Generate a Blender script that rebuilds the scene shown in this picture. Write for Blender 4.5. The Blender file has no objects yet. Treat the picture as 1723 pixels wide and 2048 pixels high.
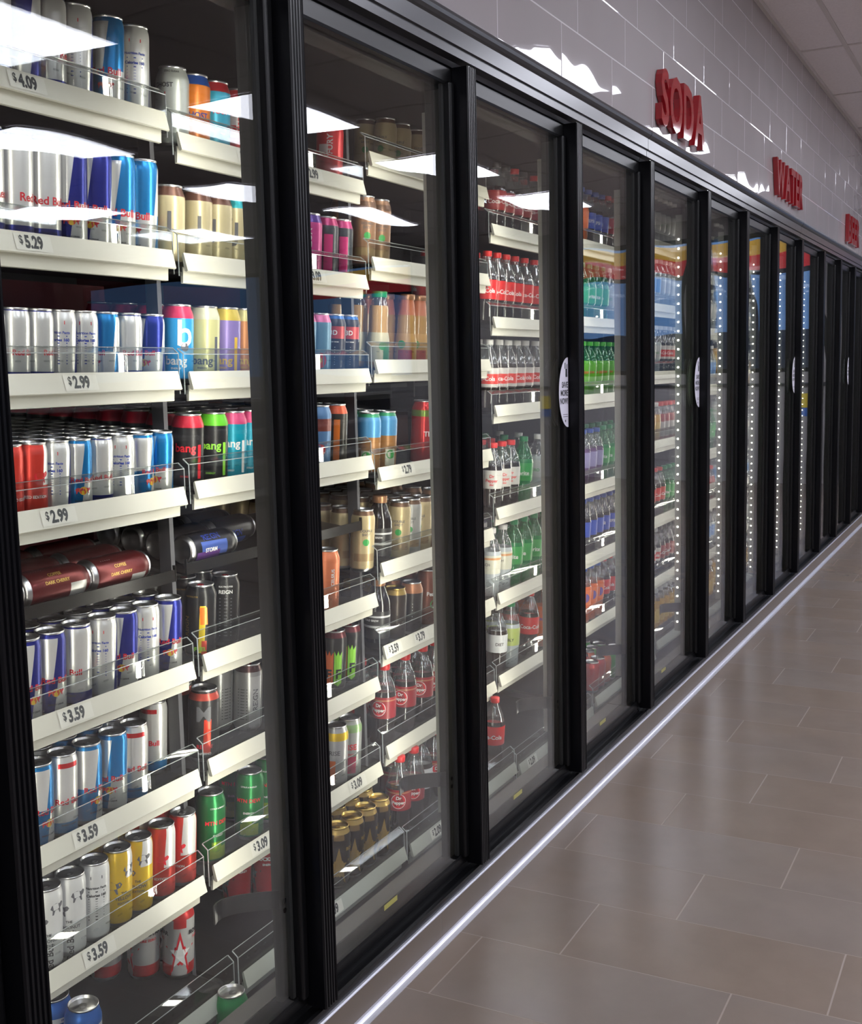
import bpy, bmesh, math, random
from mathutils import Vector, Matrix
random.seed(7)
PI = math.pi
C = bpy.context.scene.collection
scene = bpy.context.scene
ZC = 1.364                                   # eye height; heights written as ZC + z are measured from the eye

# ------------------------------------------------------------------ camera, world, lights, exposure
cam_d = bpy.data.cameras.new('camera')
cam_d.sensor_fit = 'VERTICAL'; cam_d.sensor_height = 24.0
cam_d.lens = 24.0 * 2279.54 / 2048
cam_d.clip_start = 0.02; cam_d.clip_end = 300
cam = bpy.data.objects.new('camera', cam_d); C.objects.link(cam)
YAW, PITCH, ROLL = 0.48257, 0.12278, -0.02346
cy, sy = math.cos(YAW), math.sin(YAW)
fwd = Vector((-sy * math.cos(PITCH), cy * math.cos(PITCH), -math.sin(PITCH)))
rgt = Vector((cy, sy, 0)); upv = rgt.cross(fwd)
c_, s_ = math.cos(ROLL), math.sin(ROLL)
r2 = rgt * c_ + upv * s_; u2 = -rgt * s_ + upv * c_
cam.matrix_world = Matrix(((r2.x, u2.x, -fwd.x, 1.19), (r2.y, u2.y, -fwd.y, 0), (r2.z, u2.z, -fwd.z, ZC), (0, 0, 0, 1)))
scene.camera = cam

w = bpy.data.worlds.new('dusk_sky'); scene.world = w; w.use_nodes = True
w.node_tree.nodes['Background'].inputs[0].default_value = (0.20, 0.40, 0.85, 1)
w.node_tree.nodes['Background'].inputs[1].default_value = 0.9
scene.view_settings.view_transform = 'Standard'
scene.view_settings.look = 'None'
scene.view_settings.gamma = 1.0
scene.view_settings.exposure = 0.0
scene.view_settings.use_curve_mapping = False
cyc = scene.cycles
cyc.max_bounces = 12; cyc.transparent_max_bounces = 48; cyc.diffuse_bounces = 3; cyc.glossy_bounces = 5
cyc.transmission_bounces = 6; cyc.caustics_reflective = False; cyc.caustics_refractive = False
cyc.use_denoising = True; cyc.sample_clamp_indirect = 4.0
PANEL_STRENGTH = 17.0
LED_WATTS = 3.7
CEIL = ZC + 1.72
PANELS = [(x, y) for x in (1.45, 3.2, 5.3, 7.6) for y in (-1.27, 1.13, 4.13 if x > 1.5 else 3.93, 6.55, 8.95, 11.35)]

# positions of the door handles along the run (right edge of each handle)
M = [1.084 + .7351 * (n + .103 * (n > 4) + .103 * (n > 8) + .103 * (n > 12)) for n in range(-1, 14)]   # M[k+1] = mullion k
def m(k): return M[k + 1]

# ------------------------------------------------------------------ material helpers
def srgb(*c):
    if len(c) == 1: c = c[0]
    return tuple(((v / 255) / 12.92 if v / 255 <= .04045 else ((v / 255 + .055) / 1.055) ** 2.4) for v in c) + (1,)
MATS = {}
def pbr(name, col, rough=.5, metal=0.0, coat=0.0, emit=None, estr=0.0, spec=.5):
    if name in MATS: return MATS[name]
    mt = bpy.data.materials.new(name); mt.use_nodes = True
    b = mt.node_tree.nodes['Principled BSDF']
    b.inputs['Base Color'].default_value = col if len(col) == 4 else srgb(col)
    b.inputs['Roughness'].default_value = rough; b.inputs['Metallic'].default_value = metal
    b.inputs['Coat Weight'].default_value = coat; b.inputs['Specular IOR Level'].default_value = spec
    if emit: b.inputs['Emission Color'].default_value = emit; b.inputs['Emission Strength'].default_value = estr
    MATS[name] = mt
    return mt
def clear_mat(name, tint=(1, 1, 1), f0=.04, rough=0.0, haze=0.0, haze_col=(1, 1, 1), wave=0.0):
    """thin clear sheet: see-through, mirror part growing towards grazing view as real glass does"""
    if name in MATS: return MATS[name]
    mt = bpy.data.materials.new(name); mt.use_nodes = True; nt = mt.node_tree; nt.nodes.clear()
    N, L = nt.nodes.new, nt.links.new
    out = N('ShaderNodeOutputMaterial'); tr = N('ShaderNodeBsdfTransparent'); gl = N('ShaderNodeBsdfGlossy')
    tr.inputs[0].default_value = (*tint, 1); gl.inputs['Roughness'].default_value = rough
    if wave:
        tc = N('ShaderNodeTexCoord'); nz = N('ShaderNodeTexNoise'); nz.inputs['Scale'].default_value = 1.6; nz.inputs['Detail'].default_value = 1
        bp = N('ShaderNodeBump'); bp.inputs['Distance'].default_value = wave; bp.inputs['Strength'].default_value = 1
        L(tc.outputs['Object'], nz.inputs['Vector']); L(nz.outputs[0], bp.inputs['Height']); L(bp.outputs[0], gl.inputs['Normal'])
    lw = N('ShaderNodeLayerWeight'); lw.inputs[0].default_value = .5
    pw = N('ShaderNodeMath'); pw.operation = 'POWER'; pw.inputs[1].default_value = 5
    ma = N('ShaderNodeMath'); ma.operation = 'MULTIPLY_ADD'; ma.inputs[1].default_value = 1 - f0; ma.inputs[2].default_value = f0
    mx = N('ShaderNodeMixShader')
    L(lw.outputs['Facing'], pw.inputs[0]); L(pw.outputs[0], ma.inputs[0]); L(ma.outputs[0], mx.inputs[0])
    base = tr.outputs[0]
    if haze > 0:
        df = N('ShaderNodeBsdfDiffuse'); df.inputs[0].default_value = (*haze_col, 1)
        m2 = N('ShaderNodeMixShader'); m2.inputs[0].default_value = haze
        L(tr.outputs[0], m2.inputs[1]); L(df.outputs[0], m2.inputs[2]); base = m2.outputs[0]
    L(base, mx.inputs[1]); L(gl.outputs[0], mx.inputs[2]); L(mx.outputs[0], out.inputs[0])
    MATS[name] = mt
    return mt

class G:                                     # tiny node-math helper
    def __init__(s, nt): s.nt = nt
    def v(s, op, a, b=None, c=None):
        n = s.nt.nodes.new('ShaderNodeMath'); n.operation = op
        for i, x in enumerate((a, b, c)):
            if x is None: continue
            if isinstance(x, (int, float)): n.inputs[i].default_value = x
            else: s.nt.links.new(x, n.inputs[i])
        return n.outputs[0]
    def mix(s, f, a, b):
        n = s.nt.nodes.new('ShaderNodeMix'); n.data_type = 'RGBA'
        for i, x in ((0, f), (6, a), (7, b)):
            if isinstance(x, (int, float, tuple)): n.inputs[i].default_value = x
            else: s.nt.links.new(x, n.inputs[i])
        return n.outputs[2]

def label_mat(name, base, layers=(), metal=0.0, rough=.35, coat=0.0):
    """printed sleeve: layers are bands or wedges round the can, given in its own height and angle
       (z0, z1, colour[, period_deg, centre_deg, half_width_deg, slant deg per metre])"""
    if name in MATS: return MATS[name]
    mt = pbr(name, base, rough, metal, coat); nt = mt.node_tree; g = G(nt)
    b = nt.nodes['Principled BSDF']
    tc = nt.nodes.new('ShaderNodeTexCoord'); sp = nt.nodes.new('ShaderNodeSeparateXYZ'); nt.links.new(tc.outputs['Object'], sp.inputs[0])
    z = sp.outputs[2]; ang = g.v('MULTIPLY', g.v('ARCTAN2', sp.outputs[1], sp.outputs[0]), 180 / PI)
    col = base if len(base) == 4 else srgb(base)
    for ly in layers:
        z0, z1, lc = ly[:3]; lc = lc if len(lc) == 4 else srgb(lc)
        mask = g.v('MULTIPLY', g.v('GREATER_THAN', z, z0), g.v('LESS_THAN', z, z1))
        if len(ly) > 3:
            per, cen, hw, sl = ly[3:]
            a = g.v('SUBTRACT', ang, g.v('MULTIPLY_ADD', z, sl, cen - sl * (z0 + z1) / 2))
            a = g.v('SUBTRACT', g.v('MODULO', g.v('ADD', g.v('MODULO', g.v('ADD', a, per / 2), per), per), per), per / 2)
            mask = g.v('MULTIPLY', mask, g.v('LESS_THAN', g.v('ABSOLUTE', a), hw))
        col = g.mix(mask, col, lc)
    if not isinstance(col, tuple): nt.links.new(col, b.inputs['Base Color'])
    return mt

def tile_mat(name, ax, u0, v0, tw, th, off, mod, grout, gcol, cols, rough, bump=.002, tone=.06, noise=.08, rvar=0.0, vj=1.0, tint=0.0):
    """rectangular tiles in running bond; ax: which object axes run along and across"""
    mt = pbr(name, cols, rough); nt = mt.node_tree; g = G(nt); b = nt.nodes['Principled BSDF']
    tc = nt.nodes.new('ShaderNodeTexCoord'); sp = nt.nodes.new('ShaderNodeSeparateXYZ'); nt.links.new(tc.outputs['Object'], sp.inputs[0])
    u = g.v('SUBTRACT', sp.outputs[ax[0]], u0); v = g.v('SUBTRACT', sp.outputs[ax[1]], v0)
    row = g.v('FLOOR', g.v('DIVIDE', v, th))
    sh = g.v('MULTIPLY', g.v('FLOORED_MODULO', row, float(mod)), off)
    uu = g.v('DIVIDE', g.v('SUBTRACT', u, sh), tw); colid = g.v('FLOOR', uu)
    fu = g.v('MULTIPLY', g.v('SUBTRACT', uu, colid), tw); fv = g.v('SUBTRACT', v, g.v('MULTIPLY', row, th))
    du = g.v('MINIMUM', fu, g.v('SUBTRACT', tw, fu)); dv = g.v('MINIMUM', fv, g.v('SUBTRACT', th, fv))
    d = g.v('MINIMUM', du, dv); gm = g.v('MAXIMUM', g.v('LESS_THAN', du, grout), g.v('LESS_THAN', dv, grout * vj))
    cb = nt.nodes.new('ShaderNodeCombineXYZ'); nt.links.new(row, cb.inputs[0]); nt.links.new(colid, cb.inputs[1])
    wn = nt.nodes.new('ShaderNodeTexWhiteNoise'); nt.links.new(cb.outputs[0], wn.inputs[0])
    n1 = nt.nodes.new('ShaderNodeTexNoise'); n1.inputs['Scale'].default_value = 4.0; n1.inputs['Detail'].default_value = 6; n1.inputs['Roughness'].default_value = .6
    ad = nt.nodes.new('ShaderNodeVectorMath'); ad.operation = 'MULTIPLY_ADD'
    nt.links.new(cb.outputs[0], ad.inputs[0]); ad.inputs[1].default_value = (3.1, 1.7, .3); nt.links.new(tc.outputs['Object'], ad.inputs[2])
    nt.links.new(ad.outputs[0], n1.inputs['Vector'])
    k = g.v('ADD', g.v('MULTIPLY', g.v('SUBTRACT', wn.outputs[0], .5), 2 * tone), g.v('MULTIPLY', g.v('SUBTRACT', n1.outputs[0], .5), 2 * noise))
    hs = nt.nodes.new('ShaderNodeHueSaturation'); hs.inputs['Color'].default_value = cols
    if tint:
        n2 = nt.nodes.new('ShaderNodeTexNoise'); n2.inputs['Scale'].default_value = 1.7; n2.inputs['Detail'].default_value = 3; nt.links.new(ad.outputs[0], n2.inputs['Vector'])
        f_ = g.v('ADD', g.v('MULTIPLY', g.v('SUBTRACT', n2.outputs[0], .5), 3.0), g.v('MULTIPLY', wn.outputs[0], .9))
        nt.links.new(g.mix(f_, (cols[0] * (1 + tint), cols[1], cols[2] * (1 - tint), 1), (cols[0] * (1 - tint), cols[1] * (1 - tint * .3), cols[2] * (1 + tint), 1)), hs.inputs['Color'])
    nt.links.new(g.v('ADD', k, 1.0), hs.inputs['Value'])
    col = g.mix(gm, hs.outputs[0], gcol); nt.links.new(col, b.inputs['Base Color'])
    if rvar: nt.links.new(g.v('ADD', g.v('MULTIPLY', g.v('SUBTRACT', n1.outputs[0], .5), rvar), rough), b.inputs['Roughness'])
    bp = nt.nodes.new('ShaderNodeBump'); bp.inputs['Distance'].default_value = bump; bp.inputs['Strength'].default_value = .6
    hh = g.v('MINIMUM', g.v('DIVIDE', d, grout * 1.8), 1.0)
    if name.startswith('glazed'):
        n3 = nt.nodes.new('ShaderNodeTexNoise'); n3.inputs['Scale'].default_value = 2.2; n3.inputs['Detail'].default_value = 1; nt.links.new(ad.outputs[0], n3.inputs['Vector'])
        hh = g.v('ADD', hh, g.v('MULTIPLY', n3.outputs[0], 11.0)); b.inputs['Specular IOR Level'].default_value = .38
    nt.links.new(hh, bp.inputs['Height']); nt.links.new(bp.outputs[0], b.inputs['Normal'])
    return mt

# ------------------------------------------------------------------ mesh helpers
def link(o, parent=None):
    C.objects.link(o)
    if parent is not None: o.parent = parent
    return o
def tag(o, label=None, cat=None, group=None, kind=None):
    if label: o['label'] = label
    if cat: o['category'] = cat
    if group: o['group'] = group
    if kind: o['kind'] = kind
    return o
def empty(name, loc, label, cat, group=None, rz=0):
    o = bpy.data.objects.new(name, None); o.location = loc; o.rotation_euler = (0, 0, rz); o.empty_display_size = .05
    link(o); return tag(o, label, cat, group)
class MB:
    """collects vertices/faces with material slots, then links ONE mesh object"""
    def __init__(s): s.v, s.f, s.mi, s.sm = [], [], [], []
    def add(s, vs, fs, mi=0, smooth=False):
        o = len(s.v); s.v += [tuple(p) for p in vs]
        for f in fs: s.f.append(tuple(i + o for i in f)); s.mi.append(mi); s.sm.append(smooth)
        return s
    def box(s, x0, x1, y0, y1, z0, z1, mi=0):
        return s.add([(x0, y0, z0), (x1, y0, z0), (x1, y1, z0), (x0, y1, z0), (x0, y0, z1), (x1, y0, z1), (x1, y1, z1), (x0, y1, z1)],
                     [(0, 3, 2, 1), (4, 5, 6, 7), (0, 1, 5, 4), (1, 2, 6, 5), (2, 3, 7, 6), (3, 0, 4, 7)], mi)
    def prism_y(s, pts, y0, y1, mi=0, smooth=False):
        """polygon in X,Z (counter-clockwise seen from -Y) run along Y"""
        n = len(pts)
        s.add([(x, y0, z) for x, z in pts] + [(x, y1, z) for x, z in pts], [(i, (i + 1) % n, (i + 1) % n + n, i + n) for i in range(n)], mi, smooth)
        return s.add([(x, y0, z) for x, z in pts] + [(x, y1, z) for x, z in pts], [tuple(range(n))[::-1], tuple(range(n, 2 * n))], mi)
    def prism_z(s, pts, z0, z1, mi=0):
        n = len(pts)
        return s.add([(x, y, z0) for x, y in pts] + [(x, y, z1) for x, y in pts],
                     [(i, (i + 1) % n, (i + 1) % n + n, i + n) for i in range(n)] + [tuple(range(n))[::-1], tuple(range(n, 2 * n))], mi)
    def lathe(s, prof, seg=24, mis=None, cx=0, cy=0, mi=0):
        """prof: (r, z) bottom to top; mis: slot per band"""
        o = len(s.v); idx = []
        for r, z in prof:
            if r < 1e-6: s.v.append((cx, cy, z)); idx.append([len(s.v) - 1] * seg)
            else:
                b = len(s.v)
                for k in range(seg): s.v.append((cx + r * math.cos(2 * PI * k / seg), cy + r * math.sin(2 * PI * k / seg), z))
                idx.append(list(range(b, b + seg)))
        for j in range(len(prof) - 1):
            mm = mis[j] if mis else mi
            for k in range(seg):
                a, b_, c, d = idx[j][k], idx[j][(k + 1) % seg], idx[j + 1][(k + 1) % seg], idx[j + 1][k]
                f = [a, b_, c, d]; g_ = []
                for q in f:
                    if q not in g_: g_.append(q)
                if len(g_) > 2: s.f.append(tuple(g_)); s.mi.append(mm); s.sm.append(True)
        return s
    def merge(s, mesh, fn, mi):
        o = len(s.v)
        s.v += [tuple(fn(v.co)) for v in mesh.vertices]
        for p in mesh.polygons: s.f.append(tuple(i + o for i in p.vertices)); s.mi.append(mi); s.sm.append(False)
        return s
    def mesh(s, name, mats):
        me = bpy.data.meshes.new(name); me.from_pydata(s.v, [], s.f)
        for mt in (mats if isinstance(mats, (list, tuple)) else [mats]): me.materials.append(mt)
        me.polygons.foreach_set('material_index', s.mi); me.polygons.foreach_set('use_smooth', s.sm)
        me.update(); return me
    def build(s, name, mats, parent=None, loc=None):
        o = bpy.data.objects.new(name, s.mesh(name, mats))
        if loc: o.location = loc
        return link(o, parent)
def bevel(o, w_, seg=2):
    md = o.modifiers.new('bevel', 'BEVEL'); md.width = w_; md.segments = seg; md.limit_method = 'ANGLE'; return o

TEXTS = {}
def text_mesh(s, size, bold=0.0, align='CENTER', extrude=0.0, cut=0.0):
    key = (s, size, bold, align, extrude, cut)
    if key in TEXTS: return TEXTS[key]
    cu = bpy.data.curves.new('lettering', 'FONT'); cu.body = s; cu.size = size; cu.offset = bold; cu.align_x = align; cu.align_y = 'CENTER'
    cu.extrude = extrude; cu.resolution_u = 3
    ob = bpy.data.objects.new('lettering', cu)
    C.objects.link(ob)
    me = bpy.data.meshes.new_from_object(ob.evaluated_get(bpy.context.evaluated_depsgraph_get()))
    bpy.data.objects.remove(ob); bpy.data.curves.remove(cu)
    if cut:
        bm = bmesh.new(); bm.from_mesh(me)
        xs = [v.co.x for v in bm.verts]; ys = [v.co.y for v in bm.verts]
        if xs:
            k = min(xs) + cut
            while k < max(xs):
                bmesh.ops.bisect_plane(bm, geom=bm.verts[:] + bm.edges[:] + bm.faces[:], plane_co=(k, 0, 0), plane_no=(1, 0, 0)); k += cut
        bm.to_mesh(me); bm.free()
    TEXTS[key] = me
    return me
def wrap(r, ang, z, vert=False):
    """puts flat lettering round a can of radius r"""
    def fn(co):
        x, y = (co.x, co.y) if not vert else (-co.y, co.x)
        a = math.radians(ang) + x / r; rr = r + .00035
        return (rr * math.cos(a), rr * math.sin(a), z + y)
    return fn

# ------------------------------------------------------------------ plain materials
black = pbr('black_anodised_frame', (.003, .003, .0035, 1), .35, 0, 0, spec=.25)
blackm = pbr('matte_black_trim', (.006, .006, .006, 1), .6)
handle_m = pbr('black_handle_extrusion', (.003, .003, .004, 1), .28, 0, 0, spec=.2)
dark_alu = pbr('dark_grey_header_paint', (.045, .046, .052, 1), .28, .35)
grey_in = pbr('grey_inner_panel', (.046, .044, .054, 1), .6)
glass = clear_mat('door_glass', (.985, .99, .985), .020, wave=.005)
acryl = clear_mat('clear_acrylic', (.91, .92, .915), .05, .02)
acryl_top = clear_mat('acrylic_lit_edge', (.8, .82, .82), .25, .15, .45, (.75, .80, .80))  # pale haze colour stands in for light caught along guard edge and fold
acryl_edge = pbr('acrylic_cut_edge', (.62, .66, .66, 1), .3)
white_pl = pbr('cream_white_plastic', (.54, .53, .455, 1), .36)
deck_m = pbr('black_shelf_track', (.008, .008, .009, 1), .6, spec=.2)
alu = pbr('aluminium', (.78, .78, .80, 1), .28, 1.0)
alu_dull = pbr('brushed_aluminium_edge', (.60, .60, .66, 1), .35, .6)
chrome = pbr('chrome_bolt', (.7, .7, .7, 1), .2, 1.0)
ink = pbr('dark_grey_print', (.03, .035, .04, 1), .6)
tag_w = pbr('price_tag_paper', (.60, .595, .53, 1), .45)
led_m = pbr('led_diode', (1, 1, 1, 1), .5, emit=(1, .97, .86, 1), estr=22)
led_body = pbr('led_rail_metal', (.55, .56, .52, 1), .35, .5)

# ------------------------------------------------------------------ the room
X_WALL = -.02
Y0, Y1, XR = -3.0, 14.0, 12.5
def struct(name, mb, mat, kind='structure'):
    o = mb.build(name, mat); o['kind'] = kind; return o
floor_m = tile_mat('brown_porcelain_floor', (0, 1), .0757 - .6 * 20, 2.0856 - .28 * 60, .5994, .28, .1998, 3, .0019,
                   (.27, .22, .19, 1), (.180, .143, .118, 1), .26, .0004, .05, .20, 0, .5, .035)  # thinner cross joints put the reflected-light difference between joint directions into their width
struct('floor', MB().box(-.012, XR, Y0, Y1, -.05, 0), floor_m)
wall_m = tile_mat('glazed_grey_wall_tile', (1, 2), 3.174 - .445 * 20, ZC + .822 - .152 * 30, .445, .152, .134, 3, .0022,
                  (.62, .58, .62, 1), (.34, .312, .322, 1), .025, .0012, .012, .015)
struct('wall_left', MB().box(-.12, X_WALL, Y0, Y1, ZC + .80, CEIL), wall_m)
ceil_m = pbr('mineral_fibre_ceiling_tile', (.50, .46, .47, 1), .9)
nt = ceil_m.node_tree; g = G(nt)
tc = nt.nodes.new('ShaderNodeTexCoord'); nz = nt.nodes.new('ShaderNodeTexNoise'); nz.inputs['Scale'].default_value = 90; nz.inputs['Detail'].default_value = 4
nt.links.new(tc.outputs['Object'], nz.inputs['Vector'])
nt.links.new(g.mix(nz.outputs[0], (.78, .75, .78, 1), (.93, .90, .93, 1)), nt.nodes['Principled BSDF'].inputs['Base Color'])
bp = nt.nodes.new('ShaderNodeBump'); bp.inputs['Distance'].default_value = .002; nt.links.new(nz.outputs[0], bp.inputs['Height']); nt.links.new(bp.outputs[0], nt.nodes['Principled BSDF'].inputs['Normal'])
struct('ceiling', MB().box(-.12, XR, Y0, Y1, CEIL, CEIL + .05), ceil_m)
grid = MB()
GX0, GY0 = .235, 6.84
k = 0
for i in range(0, 21):
    x = GX0 + .61 * i
    if x < XR: grid.box(x - .012, x + .012, Y0, Y1, CEIL - .004, CEIL + .001)
for j in range(-8, 7):
    y = GY0 + 1.2 * j
    if Y0 < y < Y1: grid.box(-.02, XR, y - .012, y + .012, CEIL - .0035, CEIL + .001)
struct('trim_1', grid, pbr('ceiling_grid_paint', (.66, .63, .63, 1), .5))
struct('trim_2', MB().box(X_WALL, X_WALL + .02, Y0, Y1, CEIL - .024, CEIL - .0005), pbr('ceiling_grid_paint', (.5,) * 4))
wall_p = pbr('painted_grey_wall', (.40, .385, .395, 1), .7)
struct('wall_right', MB().box(XR, XR + .1, Y0, Y1, 0, CEIL), wall_p)
struct('wall_back', MB().box(-.02, XR, Y0 - .1, Y0, 0, CEIL), wall_p)
# far end wall with shop windows
fw = MB()
fw.box(-1.75, XR, Y1, Y1 + .12, 0, 1.255).box(-1.75, XR, Y1, Y1 + .12, 2.88, CEIL)
WX = [(.85, 2.2), (2.45, 3.95), (6.3, 8.2), (8.5, 12.2)]
px_ = -1.75
for a, b_ in WX: fw.box(px_, a, Y1, Y1 + .12, 1.255, 2.88); px_ = b_
fw.box(px_, XR, Y1, Y1 + .12, 1.255, 2.88)
struct('wall_front', fw, wall_p)
for i, (a, b_) in enumerate(WX):
    f = MB()
    for q in ((a, a + .05, 1.255, 2.88), (b_ - .05, b_, 1.255, 2.88), (a + .05, b_ - .05, 1.255, 1.305), (a + .05, b_ - .05, 2.83, 2.88)): f.box(q[0], q[1], Y1 + .01, Y1 + .09, q[2], q[3])
    wf = struct('window_%d' % (i + 1), f, black)
    MB().box(a + .05, b_ - .05, Y1 + .045, Y1 + .051, 1.305, 2.83).build('window_glass', clear_mat('window_glass', (.95, .97, .97), .04), wf)
struct('outside_ground', MB().box(-30, 60, Y1 + .12, 120, -.3, -.2), pbr('asphalt', (.05, .05, .055, 1), .9))
# fuel canopy outside
can = empty('fuel_canopy', (10.3, 32.5, 0), 'lit fuel station canopy, yellow over red fascia, outside the shop windows', 'canopy')
yel = pbr('lit_yellow_fascia', (.8, .45, .04, 1), .5, emit=(1, .50, .08, 1), estr=.62)
red = pbr('lit_red_fascia', (.7, .03, .03, 1), .5, emit=(1, .06, .06, 1), estr=.55)
MB().box(-7, 8, -2.5, 2.5, 3.98, 4.35).build('canopy_roof', [pbr('canopy_soffit', (.45, .45, .5, 1), .6)], can)
MB().box(-7.02, 8.02, -2.58, -2.5, 4.08, 4.42).build('yellow_fascia_band', yel, can)
MB().box(-7.02, 8.02, -2.56, -2.5, 3.72, 4.08).build('red_fascia_band', red, can)
for x in (-4.5, 1, 6): MB().box(x - .2, x + .2, -.2, .2, -.2, 3.98).build('canopy_post', grey_in, can)
bd = MB().box(-12, 30, 70, 78, -.2, 3.3).build('roadside_building', pbr('far_building', (.10, .11, .13, 1), .8)); tag(bd, 'low dark building across the road beyond the canopy', 'building')

# ceiling light panels
panel_m = pbr('led_panel_diffuser', (1, 1, 1, 1), .4, emit=(.88, .90, 1.0, 1), estr=PANEL_STRENGTH)
ords = ['first', 'second', 'third', 'fourth', 'fifth', 'sixth', 'seventh', 'eighth', 'ninth', 'tenth', 'eleventh', 'twelfth', 'thirteenth', 'fourteenth', 'fifteenth']
proto = None
for i, (x, y) in enumerate(PANELS):
    lab = 'flush white ceiling light panel, %s along the %s row' % (ords[i % 6], ords[i // 6])
    t = empty('ceiling_light', (x, y, CEIL), lab, 'light', 'ceiling light panels in rows')
    if proto is None:
        f = MB().box(-.3, .3, -.6, -.585, -.012, -.005).box(-.3, .3, .585, .6, -.012, -.005).box(-.3, -.285, -.585, .585, -.012, -.005).box(.285, .3, -.585, .585, -.012, -.005)
        proto = [f.build('panel_frame', pbr('panel_frame_white', (.7, .7, .7, 1), .5), t), MB().box(-.285, .285, -.585, .585, -.010, -.006).build('light_diffuser', panel_m, t)]
    else:
        for p in proto: q = p.copy(); link(q, t)

# baseboard: brown tile strip with two metal edges
base = MB().box(-.05, -.012, Y0, 11.0, 0, .0765)
base_m = tile_mat('brown_cove_tile', (1, 2), .5, -.5, .6, 2, 0, 1, .0012, (.10, .085, .07, 1), (.135, .105, .082, 1), .35, .0004, .06, .12)
bo = struct('baseboard_left', base, base_m)
e1 = MB().prism_y([(-.05, .0765), (-.0105, .0765), (-.0098, .079), (-.012, .0822), (-.05, .0822)], Y0, 11.0).build('metal_top_edge', alu_dull, bo)
cov = [(-.012, 0.0), (.006, .0), (.006, .0012)] + [(.005 - .017 * math.sin(t_) , .0012 + .013 * (1 - math.cos(t_))) for t_ in (.3, .6, .9, 1.2, 1.5)] + [(-.012, .014)]
MB().prism_y(cov, Y0, 11.0, smooth=False).build('metal_cove_edge', alu_dull, bo)

# ------------------------------------------------------------------ the walk-in cooler box behind the doors
struct('wall_cooler_back', MB().box(-1.8, -1.72, Y0, Y1, 0, ZC + 1.05), grey_in)
struct('ceiling_cooler', MB().box(-1.72, -.12, Y0, Y1, ZC + 1.0, ZC + 1.05), grey_in)
struct('floor_cooler', MB().box(-1.72, -.05, Y0, Y1, -.05, .0), grey_in)
struct('wall_cooler_end', MB().box(-1.72, -.12, 11.0, 11.06, 0, ZC + 1.0), grey_in)
struct('wall_cooler_near', MB().box(-1.72, -.12, -.6, -.54, 0, ZC + 1.0), grey_in)
struct('wall_beside_cooler', MB().box(-.12, -.03, 10.86, Y1, 0, ZC + .80), wall_p)
struct('wall_before_cooler', MB().box(-.12, -.03, Y0, m(-1) - .12, 0, ZC + .80), wall_p)

# frames: one per row of doors that shares a frame
mods = [(m(-1) - .12, [-1, 0, 1, 2, 3, 4]), (None, [4, 5, 6, 7, 8]), (None, [8, 9, 10, 11, 12]), (None, [12, 13])]
ZT, ZB = ZC + .709, ZC - 1.254
bounds = [m(-1) - .12, m(4) - .045, m(8) - .045, m(12) - .045, 10.86]
hdr_prof = [(-.12, ZC + .711), (-.045, ZC + .711), (-.040, ZC + .722), (-.016, ZC + .724), (-.016, ZC + .745), (-.010, ZC + .747), (-.010, ZC + .783), (-.004, ZC + .787), (.002, ZC + .793), (.004, ZC + .801), (.001, ZC + .809), (-.006, ZC + .815), (-.019, ZC + .819), (-.12, ZC + .819)]
sill_prof = [(-.12, .083), (-.0165, .083), (-.0165, .100), (-.024, .102), (-.028, .096), (-.048, .096), (-.052, .109), (-.12, .109)]
def led_lamp(name, x, y, rot, parent):
    ld = bpy.data.lights.new(name, 'AREA'); ld.shape = 'RECTANGLE'; ld.size = .012; ld.size_y = 1.72; ld.energy = LED_WATTS; ld.color = (1, .96, .84)
    o = bpy.data.objects.new(name, ld); link(o, parent); o.location = (x, y, ZC - .26)
    d = Vector((math.cos(rot), math.sin(rot), 0)); zax = -d; yax = Vector((0, 0, 1)); xax = yax.cross(zax)
    o.rotation_euler = Matrix((xax, yax, zax)).transposed().to_euler()
for u in range(4):
    a, b_ = bounds[u] + .002, bounds[u + 1] - .002
    t = empty('reach_in_cooler', (0, a, 0), 'black metal front and header of the %s run of cooler doors' % ords[u], 'cooler', 'reach in cooler fronts')
    off = -a
    h = MB().prism_y(hdr_prof, a + off, b_ + off).build('header_rail', dark_alu, t)
    MB().prism_y(sill_prof, a + off, b_ + off).build('sill_rail', black, t)
    MB().box(-.12, -.066, 0, b_ - a, ZC + .66, ZC + .7045).build('upper_inner_rail', blackm, t)
    MB().box(-.165, -.1205, 0, b_ - a, .0, .112).build('lower_inner_sill', pbr('inner_sill_grey', (.10, .095, .09, 1), .5), t)
    for k in [q for q in mods[u][1] if q < 13.5]:
        if u and k == mods[u][1][0]: continue
        y = m(k) + off
        mu = MB().box(-.105, -.0665, y - .066, y + .035, .1155, ZC + .6595).build('mullion', pbr('mullion_grey', (.05, .048, .046, 1), .45), t)
        ye = y - (.062 if k >= 5 else (.050 if k == 4 else .028))
        bar = MB().box(-.133, -.1055, ye, y + .015, ZC - 1.14, ZC + .62).build('light_rail', led_body, t)
        if k >= 5:
            for q in range(44):
                z = ZC - 1.10 + q * 1.62 / 43
                if q == 0: d0 = MB().box(-.1235, -.117, y - .0634, y - .0625, -.0034, .0034).build('light_diode', led_m, bar); d0.location.z = z
                else: d1 = d0.copy(); d1.location.z = z; link(d1, bar)
        led_lamp('strip_light', -.1345, y - (.045 if k >= 5 else .020), math.radians(180 + 35), bar)
        led_lamp('strip_light', -.1345, y - .002, math.radians(180 - 35), bar)

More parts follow.
